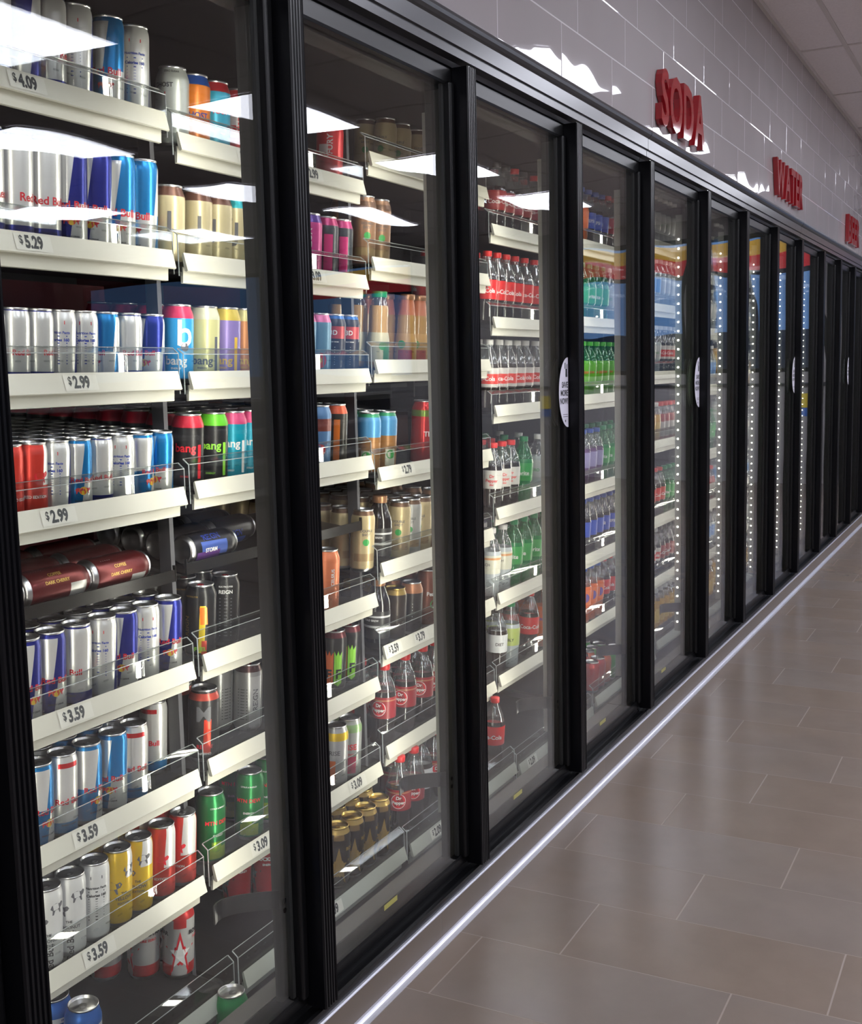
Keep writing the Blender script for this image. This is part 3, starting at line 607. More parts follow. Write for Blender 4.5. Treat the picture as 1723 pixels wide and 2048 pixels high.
# bottles
cola = pbr('cola_liquid_in_plastic', (.008, .003, .002, 1), .14, 0, 1.0, spec=.8)
clearp = clear_mat('clear_bottle_plastic', (.88, .90, .90), .13, .08, .06, (.8, .82, .84))
greenp = pbr('green_bottle_plastic', (.004, .20, .055, 1), .12, 0, .6)
greenc = clear_mat('green_clear_plastic', (.35, .85, .55), .06, .04, .25, (.02, .30, .10))
orangeb = pbr('orange_soda', (.70, .13, .01, 1), .14, 0, .6)
waterc = pbr('water_in_plastic', (.42, .46, .48, 1), .10, 0, .6)
milk = pbr('coffee_milk_in_glass', (.46, .27, .10, 1), .10, 0, .7)
caps = {'red': pbr('red_cap', (.60, .012, .012, 1), .35), 'white': pbr('white_cap', (.62, .62, .60, 1), .4), 'green': pbr('green_cap', (.0, .22, .07, 1), .35), 'lime': pbr('lime_cap', (.06, .42, .03, 1), .35),
        'blue': pbr('blue_cap', (.01, .06, .35, 1), .35), 'orange': pbr('orange_cap', (.68, .12, .01, 1), .35), 'black': pbr('black_cap', (.012, .012, .012, 1), .35), 'copper': pbr('copper_cap', (.40, .20, .10, 1), .3, .6), 'yellow': pbr('yellow_cap', (.7, .45, .02, 1), .35), 'purple': pbr('purple_cap', (.12, .03, .22, 1), .35)}
def bottle(kind, liquid, neckm, label, cap, desc, texts=(), shape='contour', extra=None, name='soda_bottle', zlab=(.083, .146), fill=.160):
    r = .036
    if shape == 'contour':
        prof = [(0, .004), (r * .7, 0), (r * .93, .006), (r * .97, .018), (r * .96, .045), (r * .90, .066), (r * .92, .078), (r, zlab[0]), (r, zlab[1]), (r * .985, .151), (r * .93, fill), (r * .80, .178), (r * .62, .194), (r * .46, .206), (r * .36, .215), (r * .36, .232)]
        capz = (.2205, .238)
    elif shape == 'straight':
        prof = [(0, .004), (r * .7, 0), (r * .95, .006), (r * .98, .02), (r * .96, .035), (r * .98, .050), (r * .96, .065), (r, zlab[0]), (r, zlab[1]), (r * .97, .151), (r * .93, fill), (r * .78, .182), (r * .55, .198), (r * .40, .210), (r * .38, .216), (r * .38, .232)]
        capz = (.2205, .238)
    elif shape == 'frap':
        r = .031
        prof = [(0, .004), (r * .75, 0), (r * .97, .005), (r, .015), (r, zlab[0]), (r * .97, zlab[1] - .02), (r * .86, zlab[1]), (r * .80, .128), (r * .83, fill - .01), (r * .76, fill), (r * .64, .176), (r * .58, .184), (r * .60, .187), (r * .60, .190)]
        capz = (.1865, .202)
    else:                                    # squat round bottle with wide cap
        r = .036
        prof = [(0, .004), (r * .75, 0), (r * .97, .006), (r, .02), (r, zlab[0]), (r, zlab[1]), (r * .97, .122), (r * .88, fill), (r * .62, .158), (r * .50, .168), (r * .5, .172), (r * .5, .182)]
        capz = (.171, .190)
    if shape in ('contour', 'straight'):
        ks = .966 if shape == 'contour' else .945
        prof = [(a_, z_ * ks) for a_, z_ in prof]; capz = (capz[0] * ks, capz[1] * ks); zlab = (zlab[0] * ks, zlab[1] * ks); fill *= ks
    mis = []
    for j in range(len(prof) - 1):
        zm = (prof[j][1] + prof[j + 1][1]) / 2
        mis.append(1 if zlab[0] < zm < zlab[1] else (2 if zm > fill else 0))
    tm = [liquid, label, neckm, t_red, t_blk, t_wht, t_yel, t_blue, t_grn, t_gry, t_org]
    mb = MB().lathe(prof, 24, mis)
    for s, size, ang, z, mi, vert in texts: mb.merge(text_mesh(s, size, size * .02, 'CENTER', 0, .003), wrap(r, ang, z, vert), mi)
    if extra: extra(mb, r)
    rc = prof[-1][0] * 1.12
    cp = MB().lathe([(rc * .95, capz[0]), (rc, capz[0] + .001), (rc, capz[1] - .0015), (rc * .93, capz[1]), (0, capz[1])], 20).mesh('bottle_cap', caps[cap])
    PR[kind] = dict(name=name, cat='bottle', r=r, h=capz[1], parts=[('bottle_body', mb.mesh('bottle_body', tm), None), ('bottle_cap', cp, None)], desc=desc)
L_ = lambda n, c, ly=(): label_mat('wrap_' + n, c, ly, 0, .35)
bottle('coke', cola, clearp, L_('red', (.62, .012, .012, 1)), 'red', 'cola bottle, red label and cap', [('Coca-Cola', .019, 0, .106, 5, False), ('Coca-Cola', .019, 180, .106, 5, False)])
bottle('cola_plain', cola, clearp, L_('darkred', (.30, .02, .02, 1)), 'black', 'cola bottle with dark cap', [('Coca-Cola', .019, 0, .106, 5, False)])
bottle('cherry', cola, clearp, L_('cherry', (.32, .015, .04, 1)), 'red', 'cherry cola bottle, red cap', [('Coca-Cola', .019, 0, .106, 5, False)])
bottle('diet', pbr('diet_cola', (.025, .018, .014, 1), .12, 0, .5), clearp, L_('silver_red', (.52, .50, .47, 1), [(.09, .122, (.60, .03, .02, 1))]), 'white', 'diet cola bottle, silver and red label, white cap', [('Coca-Cola', .019, 0, .106, 5, False)])
def pep(mb, r):
    for a in (0, 180): disc(mb, r, a, .106, .021, 5, 20); disc(mb, r + .0002, a, .106, .0195, 3, 20); mb.merge(text_mesh('Dr', .013, .0004, 'CENTER', 0, .003), wrap(r + .0005, a, .115), 5); mb.merge(text_mesh('Pepper', .0125, .0004, 'CENTER', 0, .003), wrap(r + .0005, a, .102), 5)
bottle('drpepper', cola, clearp, L_('pepper', (.25, .008, .014, 1), [(.127, .131, (.35, .16, .08, 1))]), 'red', 'pepper soda bottle, maroon label, red cap', (), 'straight', pep)
bottle('dietpepper', cola, clearp, L_('pepper_diet', (.55, .54, .50, 1)), 'red', 'pale label pepper soda bottle, red cap', [('Dr', .014, 0, .118, 3, False), ('Pepper', .014, 0, .104, 3, False), ('diet', .009, 0, .091, 3, False)], 'straight')
bottle('sprite', greenp, greenc, L_('green', (.01, .30, .05, 1)), 'green', 'green soda bottle, green cap', [('Sprite', .020, 0, .106, 5, False)])
bottle('clearsoda', waterc, clearp, L_('clear_w', (.45, .46, .46, 1)), 'white', 'clear soda bottle, white cap', [('ZERO', .014, 0, .106, 8, False)])
bottle('clear_o', waterc, clearp, L_('cream_orange', (.55, .54, .44, 1), [(.124, .131, (.55, .25, .10, 1))]), 'white', 'clear bottle, cream and orange label', [('PEACH', .012, 0, .108, 9, False)], 'straight')
bottle('colawhite', cola, clearp, L_('white', (.52, .53, .53, 1)), 'black', 'dark soda bottle, white label', [('DIET', .014, 0, .106, 4, False)], 'straight')
bottle('clearlime', waterc, clearp, L_('lime', (.40, .48, .12, 1)), 'green', 'clear bottle, lime label, green cap', [('BUBLY', .014, 0, .098, 4, False)], 'straight')
bottle('orange_b', orangeb, clearp, L_('orange', (.60, .12, .02, 1)), 'orange', 'orange soda bottle', [('Fanta', .018, 0, .106, 7, False)], 'straight')
bottle('orange_blue', orangeb, clearp, L_('orange_bl', (.66, .14, .02, 1)), 'blue', 'orange soda bottle with blue cap', (), 'straight', lambda mb, r: disc(mb, r, 0, .106, .018, 7))
bottle('dew', pbr('lime_soda', (.10, .38, .02, 1), .12, 0, .6), greenc, L_('dew', (.10, .36, .02, 1)), 'lime', 'lime green soda bottle, green cap', [('MTN DEW', .014, 0, .106, 3, False)], 'straight')
bottle('purple_b', pbr('berry_drink', (.10, .04, .14, 1), .12, 0, .6), clearp, L_('lilac', (.25, .22, .42, 1)), 'blue', 'purple drink bottle, blue cap', (), 'straight')
bottle('pepsi', cola, clearp, L_('blue', (.01, .06, .42, 1)), 'blue', 'cola bottle, blue label and cap', [('PEPSI', .016, 0, .106, 5, False)], 'straight')
bottle('water', waterc, clearp, L_('water', (.08, .22, .50, 1)), 'white', 'water bottle, blue label', (), 'straight', name='water_bottle')
bottle('juice_y', pbr('yellow_juice', (.50, .28, .03, 1), .15, 0, .6), clearp, L_('juice_y', (.55, .36, .05, 1)), 'white', 'yellow juice bottle, white cap', (), 'squat', name='juice_bottle', zlab=(.03, .10), fill=.135)
bottle('juice_r', pbr('red_juice', (.32, .02, .02, 1), .15, 0, .6), clearp, L_('juice_r', (.40, .38, .36, 1)), 'red', 'red juice bottle, red cap', (), 'squat', name='juice_bottle', zlab=(.03, .10), fill=.135)
bottle('frap', milk, clearp, L_('frap', (.50, .46, .32, 1), [(.02, .07, (.05, .22, .08, 1), 360, 30, 26, 0)]), 'green', 'coffee milk bottle', (), 'frap', lambda mb, r: disc(mb, r, 0, .06, .011, 8), name='coffee_bottle', zlab=(.018, .095), fill=.165)
bottle('frap_o', milk, pbr('orange_sleeve', (.50, .15, .06, 1), .3), L_('frap_o', (.52, .30, .10, 1), [(.02, .05, (.45, .06, .05, 1), 360, 20, 40, 0)]), 'copper', 'coffee milk bottle, orange neck', (), 'frap', lambda mb, r: disc(mb, r, 0, .065, .011, 8), name='coffee_bottle', zlab=(.018, .095), fill=.145)
bottle('coldbrew', pbr('black_brew', (.006, .005, .005, 1), .12, 0, .5), pbr('black_brew_neck', (.006, .005, .005, 1), .12, 0, .5), L_('brew', (.015, .015, .015, 1), [(.060, .066, (.5, .5, .5, 1)), (.088, .093, (.5, .5, .5, 1))]), 'copper', 'black cold brew bottle, copper cap', [('COLD BREW', .0075, 0, .08, 5, False)], 'squat', name='coffee_bottle', zlab=(.03, .105), fill=.135)

# ------------------------------------------------------------------ placing items
CAMP = Vector((1.19, 0, ZC))
def blocked(x, y):
    """is the spot hidden from the aisle behind a door stile, handle or mullion?"""
    def cross(X): return y * (X - 1.19) / (x - 1.19)
    h, s, mu = cross(0), cross(-.05), cross(-.10)
    for k in range(0, 14):
        if m(k) - .043 < h < m(k) or m(k) - .075 < s < m(k) - .046 or m(k) - .07 < mu < m(k) + .035: return True
    return False
def seen(x, y, r):
    """kept when any of it, or a hand's breadth beside it, shows through the glass"""
    return any(not blocked(x, y + d) for d in (-r - .05, -r, 0, r, r + .05))
SLOPE = .07
GOT = {}
PLACED = 0
NUMW = ords
RACKW = {1: 'nearest', 2: 'second', 3: 'third', 4: 'fourth', 5: 'fifth', 6: 'sixth', 7: 'seventh', 8: 'eighth', 9: 'ninth', 10: 'tenth', 11: 'eleventh', 12: 'twelfth', 13: 'last'}
def put(kind, x, y, z, rot, label, group, tilt=True, matrix=None, parts=True):
    global PLACED
    p = PR[kind]
    o = bpy.data.objects.new(p['name'], None); o.empty_display_size = .02; link(o)
    if matrix is not None: o.matrix_world = matrix
    else: o.matrix_world = Matrix.Translation((x, y, z)) @ Matrix.Rotation(math.atan(SLOPE) if tilt else 0, 4, 'Y') @ Matrix.Rotation(rot, 4, 'Z')
    tag(o, label, p['cat'], group)
    prev = None
    for nm, me, sub in p['parts']:
        if sub and not parts: continue
        c = bpy.data.objects.new(nm, me); link(c, prev if sub else o); prev = c if not sub else prev
    PLACED += 1
    return o
def shelf_word(i, n): return 'top' if i == 0 else ('bottom' if i == n - 1 else NUMW[i])
def short(d): return ' '.join(d.split()[:7])
ROWS = {
 1: [
  (0.503, 0.0285, [(1.41, 'silver16', 3, 90, 0), (1.474, 'blue16', 3, -60, 0), (1.532, 'silver16', 3, 100, 0), (1.596, 'nutr16', 3, -12, 0), (1.677, 'lblue16', 3, -8, 0), (1.745, 'nutr16', 3, 8, 0)]),
  (0.244, 0.031, [(1.372, 'silver20', 3, 90, 0), (1.421, 'silver20', 3, 70, 0), (1.47, 'silver20', 3, 20, 0), (1.523, 'blue20', 3, 10, 0), (1.592, 'blue20', 3, -12, 0), (1.669, 'lblue20', 3, 0, 0), (1.748, 'lblue20', 3, -25, 0)]),
  (0.011, 0.0265, [(1.355, 'silver8', 6, 60, 0), (1.401, 'silver8', 6, 40, 0), (1.452, 'silver8', 6, 70, 0), (1.513, 'nutr8', 6, -12, 0), (1.57, 'nutr8', 6, 8, 0), (1.626, 'lblue8', 6, 130, 0), (1.688, 'silver8', 6, 25, 0), (1.752, 'blue8', 6, -30, 0)]),
  (-0.217, 0.0265, [(1.375, 'red8', 8, 60, 0), (1.419, 'red8', 8, 20, 0), (1.47, 'nutr8', 8, -12, 0), (1.528, 'lblue8', 8, 25, 0), (1.587, 'silver8', 8, 15, 0), (1.648, 'nutr8', 8, -2, 0), (1.703, 'lblue8', 8, 60, 0), (1.76, 'lblue8', 8, -20, 0)]),
  None,
  (-0.573, 0.0285, [(1.384, 'blue12', 3, 30, 0), (1.439, 'blue12', 3, 18, 0), (1.505, 'silver12', 3, 150, 0), (1.571, 'nutr12', 3, -12, 0), (1.628, 'blue12', 3, -4, 0), (1.69, 'nutr12', 3, 13, 0), (1.759, 'blue12', 3, 14, 0)]),
  (-0.799, 0.0285, [(1.393, 'lblue12', 2, 40, 0), (1.445, 'silver12r', 2, 30, 0), (1.513, 'lblue12', 2, 45, 0), (1.581, 'lblue12', 2, -12, 0), (1.639, 'silver12r', 2, 10, 0), (1.767, 'silver12r', 1, 150, -0.06), (1.763, 'nutr12', 2, 4, -0.012)]),
  (-1.028, 0.0285, [(1.395, 'white12', 2, 0, 0), (1.452, 'white12', 2, -10, 0), (1.514, 'nutrw12', 2, 8, 0), (1.576, 'yellow12', 2, 0, 0), (1.635, 'yellow12', 3, -30, 0), (1.703, 'red12', 3, -20, 0), (1.77, 'red12', 3, -40, 0)]),
  (-1.245, 0.033, []),
 ],
 2: [
  (0.473, 0.033, [(1.859, 'white_f', 1, 0, 0), (1.921, 'orange_f', 1, 0, 0), (1.985, 'sky_red_f', 1, 0, 0), (2.075, 'red_f', 1, 0, 0), (2.441, 'red_f', 1, -10, 0)]),
  (0.242, 0.033, [(1.829, 'cream_f', 3, 0, 0), (1.916, 'cream_f', 3, 10, 0), (1.982, 'cream_f', 3, -10, 0), (2.045, 'cream_teal_f', 3, 0, 0), (2.109, 'cream_teal_f', 3, 0, 0), (2.331, 'purple_f', 3, 0, 0), (2.404, 'magenta_f', 3, 0, 0), (2.472, 'magenta_f', 3, 10, 0)]),
  (0.01, 0.033, [(1.838, 'skyred_bang', 4, 0, 0), (1.923, 'yellow_bang', 4, 0, 0), (1.995, 'purple_bang', 4, 0, 0), (2.055, 'orange_bang', 4, 0, 0), (2.111, 'orange_bang', 4, 0, 0), (2.29, 'donut_f', 4, 0, 0), (2.346, 'donut_f', 4, 0, 0), (2.414, 'black_r_f', 4, 0, 0), (2.486, 'black_r_f', 4, 10, 0)]),
  (-0.21, 0.033, [(1.854, 'blackred_bang', 8, 0, 0), (1.935, 'blackgreen_bang', 8, 0, 0), (2.0, 'cyanpink_bang', 8, 0, 0), (2.062, 'cyanpink_bang', 8, 0, 0), (2.114, 'cyanpink_bang', 8, 0, 0), (2.276, 'bluebrown_f', 4, 0, 0), (2.341, 'bluebrown_f', 4, 0, 0), (2.418, 'blackorange_f', 4, 0, 0)]),
  None,
  (-0.567, 0.033, [(1.903, 'reign_f', 1, 20, -0.075), (1.869, 'reign_f', 3, -10, 0), (1.977, 'blacksilver_f', 3, 0, -0.02), (2.359, 'orangecan_f', 1, 0, 0)]),
  (-0.79, 0.033, [(1.863, 'blackred_m', 2, 0, 0), (2.029, 'silver_m', 1, 60, -0.09), (2.048, 'silver_m', 2, 0, -0.035), (2.427, 'rg_m', 2, 0, -0.03), (2.5, 'rg_m', 2, 0, -0.03)]),
  (-1.02, 0.033, [(1.867, 'green_mt', 1, 30, 0), (2.066, 'green_mt', 1, 0, -0.09), (2.008, 'green_mt', 2, 0, 0), (2.105, 'green_mt', 2, 0, -0.02), (2.372, 'yellowtop_f', 2, 0, 0), (2.43, 'pinkgreen_f', 2, 0, 0)]),
  (-1.243, 0.033, []),
 ],
 3: [
  (0.55, 0.033, [(2.855, 'tancoffee', 2, 0, -0.08), (2.941, 'tancoffee', 2, 0, -0.08), (3.046, 'tancoffee', 2, 0, -0.08), (3.109, 'tancoffee', 2, 0, -0.08)]),
  (0.291, 0.033, [(2.589, 'browncoffee', 2, 0, 0), (2.666, 'browncoffee', 2, 0, 0)]),
  (0.032, 0.031, [(2.648, 'frap', 3, 0, 0), (2.802, 'frap_o', 3, 0, 0), (2.872, 'frap_o', 3, 0, 0), (2.952, 'frap', 3, 0, 0)]),
  (-0.245, 0.033, [(2.583, 'tripleshot', 2, 0, 0), (2.67, 'tripleshot', 2, 0, 0), (2.901, 'bigred_f', 1, 0, 0)]),
  (-0.495, 0.033, [(2.537, 'tancoffee', 8, 0, 0), (2.629, 'coldbrew', 1, 0, 0), (2.734, 'tancoffee', 8, 0, 0), (2.797, 'greycoffee', 8, 0, 0), (2.861, 'tancoffee', 8, 0, 0), (2.926, 'browncoffee', 8, 0, 0)]),
  (-0.717, 0.033, [(2.608, 'coldbrew', 1, 0, 0), (2.699, 'goldtop_s', 3, 0, 0), (2.794, 'coppertop_s', 3, 0, 0), (2.892, 'browncan_f', 4, 0, 0)]),
  (-0.99, 0.036, [(2.624, 'drpepper', 3, 0, 0), (2.741, 'drpepper', 3, 10, 0), (2.846, 'drpepper', 3, 0, 0), (2.922, 'drpepper', 3, 0, 0)]),
  (-1.25, 0.036, []),
 ],
 4: [
  (0.447, 0.036, [(3.423, 'cola_plain', 2, 0, 0), (3.494, 'cola_plain', 2, 0, 0), (3.563, 'cherry', 2, 0, 0), (3.639, 'cola_plain', 2, 0, 0), (3.736, 'cherry', 2, 0, 0), (3.818, 'cherry', 2, 0, 0)]),
  (0.164, 0.036, [(3.342, 'coke', 4, 0, 0), (3.412, 'coke', 4, 0, 0), (3.483, 'coke', 4, 0, 0), (3.557, 'coke', 4, 0, 0), (3.642, 'coke', 4, 0, 0), (3.726, 'coke', 4, 0, 0), (3.809, 'coke', 4, 0, 0)]),
  (-0.112, 0.036, [(3.342, 'diet', 3, 0, 0), (3.42, 'diet', 3, 0, 0), (3.493, 'diet', 3, 0, 0), (3.564, 'diet', 3, 0, 0), (3.637, 'diet', 3, 0, 0), (3.727, 'diet', 3, 0, 0), (3.81, 'diet', 3, 0, 0)]),
  (-0.437, 0.036, [(3.36, 'dietpepper', 3, 0, 0), (3.427, 'dietpepper', 3, 0, 0), (3.497, 'dietpepper', 3, 0, 0), (3.617, 'sprite', 3, 0, 0), (3.744, 'clearsoda', 3, 0, 0)]),
  (-0.712, 0.036, [(3.337, 'clear_o', 2, 0, 0), (3.429, 'clear_o', 2, 0, 0), (3.521, 'sprite', 3, 0, 0), (3.607, 'sprite', 3, 0, 0), (3.698, 'sprite', 3, 0, 0), (3.792, 'sprite', 3, 0, 0)]),
  (-0.983, 0.036, [(3.381, 'colawhite', 2, 0, 0), (3.485, 'clearlime', 2, 0, 0), (3.657, 'coke', 2, 0, 0), (3.798, 'orange_b', 2, 0, 0)]),
  (-1.27, 0.036, []),
 ],
}
TOPS = {1: [.503, .244, .011, -.217, None, -.573, -.799, -1.028, -1.245], 2: [.473, .242, .010, -.21, None, -.567, -.79, -1.02, -1.243],
        3: [.55, .291, .032, -.245, -.495, -.717, -.99, -1.25], 4: [.447, .164, -.112, -.437, -.712, -.983, -1.27],
        5: [.474, .189, -.102, -.442, -.714, -.983, -1.245], 6: [.555, .277, -.024, -.335, -.68, -.961, -1.21]}
def SB(k): return m(k) - .028
def rack_span(k): return SB(k - 1), SB(k)
PRICES = {(1, 0): [(1.426, '$4.09')], (1, 1): [(1.417, '$5.29')], (1, 2): [(1.506, '$2.99')], (1, 3): [(1.435, '$2.99')], (1, 5): [(1.445, '$3.59')], (1, 6): [(1.46, '$3.59')], (1, 7): [(1.466, '$3.59')],
          (2, 0): [(2.03, '$3.09'), (2.275, '$2.99')], (2, 1): [(2.273, '$3.09')], (2, 7): [(1.971, '$3.09'), (2.383, '$3.09')], (2, 8): [(2.15, '$3.09')],
          (3, 3): [(2.69, '$2.79')], (3, 5): [(2.592, '$3.59'), (2.743, '$3.79')], (3, 7): [(2.688, '$2.09')], (4, 6): [(3.375, '$2.09')]}
n_deck = 0
for k in range(1, 14):
    tops = TOPS.get(k) or TOPS[5 if k % 2 else 6]
    a, b_ = rack_span(k); nS = len(tops)
    rk = empty('shelving_rack', (-.6, a, 0), 'grey steel uprights of the %s drinks rack inside the cooler' % RACKW[k], 'rack', 'drinks racks')
    for x in (-.36, -.98):
        up = MB().box(x + .6 - .015, x + .6 + .015, -.006, .006, .02, ZC + .62)
        up.build('upright', pbr('steel_upright', (.10, .10, .11, 1), .5, .3), rk)
    for i, t in enumerate(tops):
        if t is None: continue
        zt = ZC + t; bot = i == nS - 1; xo = .066 if bot else 0.0
        dip = -.9 if not bot else -.86
        sh = empty('cooler_shelf', (-.3 + xo, (a + b_) / 2, zt), 'cooler shelf with cream front rail, %s level of the %s rack' % (shelf_word(i, nS), RACKW[k]), 'shelf', 'cooler shelves')
        L = (b_ - a) / 2
        L1 = L - .018
        MB().prism_y([(.0, -.026), (-.60, -.026 + .60 * SLOPE), (-.60, -.036 + .60 * SLOPE), (.0, -.036)][::-1], -L + .008, L - .008).build('shelf_deck', deck_m, sh)
        MB().prism_y([(-.004, -.058), (.0015, -.057), (.003, -.034), (.003, -.026), (-.004, -.026)], -L1, L1 - .008).build('front_rail', white_pl if not bot else pbr('grey_white_rail', (.40, .42, .37, 1), .4), sh)
        pc = MB().prism_y([(.0045, -.001), (.0075, .001), (.0165, -.034), (.0135, -.036), (.0085, -.0345), (.0035, -.006)][::-1], -L1 - .002, L1)
        pc.build('price_channel', white_pl if not bot else pbr('grey_white_rail', (.40, .42, .37, 1), .4), sh)
        gd = MB().prism_y([(.0, -.044), (.002, -.044), (.002, .036), (-.012, .047), (-.0135, .0455), (.0, .035)][::-1], -L1 - .010, L1 + .010)
        for q in range(22):                   # moulded ribs along the guard
            y = -L1 + .02 + q * (2 * L1 - .04) / 21
            gd.box(.0021, .0034, y - .006, y + .006, .020, .023)
        gd.build('clear_guard', acryl, sh)
        te = MB().prism_y([(-.0122, .0462), (-.0112, .0476), (-.0136, .0476), (-.0140, .0460)][::-1], -L1 - .009, L1 + .009).prism_y([(.0021, .0345), (.0021, .0362), (.0027, .0360), (.0027, .0347)][::-1], -L1 - .009, L1 + .009)
        te.build('guard_top_edge', acryl_top, sh)
        ed = MB()
        for y in (-L1 - .0108, L1 + .0102): ed.prism_y([(.0, -.044), (.0022, -.044), (.0022, .036), (-.012, .0475), (-.0135, .0455), (.0, .035)][::-1], y, y + .0006)
        ed.build('guard_end', acryl_edge, sh)
        for (yy, s) in PRICES.get((k, i), []):
            y = yy - (a + b_) / 2; tl = (.0165 - .0075) / .035
            f = lambda co: (.0125 - tl * (co.y + .001) * 1.0 + .0009, y + co.x, -.0165 + co.y)
            tg = MB().add([f(Vector(q)) for q in ((-.040, -.0135, 0), (.040, -.0135, 0), (.040, .0135, 0), (-.040, .0135, 0))], [(0, 1, 2, 3)], 0)
            f2 = lambda co: (.0125 - tl * (co.y + .001) + .0014, y + co.x, -.0165 + co.y)
            tg.merge(text_mesh(s[1:], .0285, .0013, 'LEFT'), lambda co: f2(Vector((co.x * .80 - .019, co.y, 0))), 1)
            tg.merge(text_mesh('$', .0200, .0004, 'LEFT'), lambda co: f2(Vector((co.x * .80 - .031, co.y + .003, 0))), 1)
            tg.build('price_tag', [tag_w, ink], sh)['label'] = 'price tag reading ' + s
    # front rows and the rows behind them
    rows = ROWS.get(k)
    if rows is None:
        far = {5: [['orange_blue', 'pepsi', 'cherry'], ['sprite', 'sprite', 'clearsoda'], ['dew', 'dew'], ['purple_b', 'sprite'], ['pepsi'], ['orange_blue', 'coke'], []],
               6: [['clearsoda'], ['water', 'clearsoda'], ['clearsoda', 'diet'], ['juice_y', 'juice_r'], ['pepsi', 'coke', 'sprite'], ['diet', 'cola_plain'], ['juice_y']]}
        rows = []
        for i, t in enumerate(tops):
            ks = (far[k] if k in far else [['water'], ['water', 'clearsoda'], ['juice_y', 'water'], ['clearsoda', 'sprite'], ['water', 'juice_r'], ['clearsoda', 'water'], ['juice_y']])[i]
            items = []
            if ks:
                y = a + .05; q = 0; per = max(1, round((b_ - a) / .078 / len(ks)))
                while y < b_ - .04:
                    items.append((y, ks[min(q // per, len(ks) - 1)], 2 if k < 6 else 1, 0, 0)); y += .078; q += 1
            rows.append((t, .036, items))
    for i, row in enumerate(rows):
        if row is None: continue
        t, r, items = row
        for q, (y, kind, n, rot, dx) in enumerate(items):
            p = PR[kind]; n2 = n
            for j in range(n2):
                x = -.318 - p['r'] + dx - j * (2 * p['r'] + .002)
                yy = y
                z = ZC + t - .025 + (-.30 - x) * SLOPE
                if k < 5 and (yy < 1.30 or not seen(x, yy, p['r'])): continue
                if k >= 5 and not seen(x, yy, p['r'] - (.03 if k < 7 else .05)): continue
                va = math.atan2(-yy, 1.19 - x)
                ro = va + math.radians(rot) + (random.uniform(-2.5, 2.5) if j else random.uniform(-.08, .08)) + (random.uniform(-.5, .5) if k >= 3 else 0)
                sh_w = shelf_word(i, nS)
                near = [w_ for w_ in GOT.setdefault((k, i), []) if (w_[0] - x) ** 2 + (w_[1] - yy) ** 2 < (w_[2] + p['r'] + .0004) ** 2]
                for w_ in near:
                    if j == 0 and yy > w_[1]:
                        need = math.sqrt(max((w_[2] + p['r'] + .0008) ** 2 - (w_[0] - x) ** 2, 0)); yy = max(yy, w_[1] + need)
                if any((w_[0] - x) ** 2 + (w_[1] - yy) ** 2 < (w_[2] + p['r'] + .0004) ** 2 for w_ in GOT[(k, i)]):
                    if j or dx: continue
                GOT[(k, i)].append((x, yy, p['r']))
                y = yy if j == 0 else y
                lab = '%s, %s column, %s row, %s shelf, %s rack' % (short(p['desc']), NUMW[q], 'front' if j == 0 else NUMW[j], sh_w, RACKW[k])
                put(kind, x, yy, z + .0004, ro, lab, '%ss on the %s shelf of the %s rack' % (p['name'].replace('_', ' '), sh_w, RACKW[k]), parts=(k < 4))

# loose and special ones
zb1 = ZC - 1.245 - .026
def lone(kind, x, y, rot, label, zz=None):
    z = (zb1 + (-.234 - x) * SLOPE) if zz is None else zz
    return put(kind, x, y, z, math.atan2(-y, 1.19 - x) + math.radians(rot), label, None)
lone('frost_blue', -.285, 1.405, 0, 'blue and silver can at the front of the nearest bottom shelf')
lone('frost_blue', -.352, 1.40, 40, 'blue and silver can behind another on the nearest bottom shelf')
lone('rock_white', -.375, 1.775, -4, 'white can with red star, frontmost of the trio on the bottom shelf')
lone('rock_white', -.435, 1.735, -80, 'white and red star can turned sideways, behind the frontmost star can')
lone('rock_white', -.50, 1.69, -80, 'white and red can half hidden by shelf rail, furthest of the trio')
lone('rock_silver', -.450, 1.815, 180, 'pale silver can with dark lid ring behind the white star cans')
lone('green_lone', -.205, 1.737, 0, 'green can standing alone on the cooler floor before the bottom shelf', .0004).rotation_euler = (0, 0, 0)
rb = ZC - 1.243 - .026
lone('rock_red', -.455, 2.085, -75, 'deep red star can left of a pair on the second bottom shelf')
lone('rock_red', -.420, 2.155, -85, 'deep red star can behind the hold open arm, second bottom shelf')
lone('rock_red', -.515, 2.13, -60, 'deep red star can behind the red pair, second bottom shelf')
lone('rock_silver', -.49, 2.20, -90, 'white star can behind the red pair, second bottom shelf')
for q in range(4):
    for j in range(2):
        x = -.300 - j * .068; y = 2.285 + q * .0675 + j * .03
        lone('rock_gold', x, y, 0 + 7 * q, 'dark bronze can with gold lid, %s in %s row, second bottom shelf' % (NUMW[q], 'front' if j == 0 else 'back'))
for q, (x, y, kd, lb) in enumerate(((-.315, 2.625, 'drpepper', 'dark cola bottle with red cap partly hidden by guard, third bottom shelf'), (-.315, 2.705, 'drpepper', 'pepper soda bottle with red cap, front of third bottom shelf'), (-.392, 2.728, 'drpepper', 'pepper soda bottle with red cap, tallest behind the front one'),
                                    (-.335, 2.790, 'colawhite', 'dark soda bottle with black cap between red capped ones'), (-.335, 2.870, 'drpepper', 'pepper soda bottle with red cap near the hold open arm'), (-.335, 2.95, 'drpepper', 'pepper soda bottle with red cap at far end of third bottom shelf'), (-.41, 2.90, 'cola_plain', 'dark cola bottle behind the arm on the third bottom shelf'))):
    lone(kd, x, y, 5 * q, lb)
lone('coke', -.300, 3.225, 160, 'single cola bottle with red cap alone on the fourth bottom shelf')
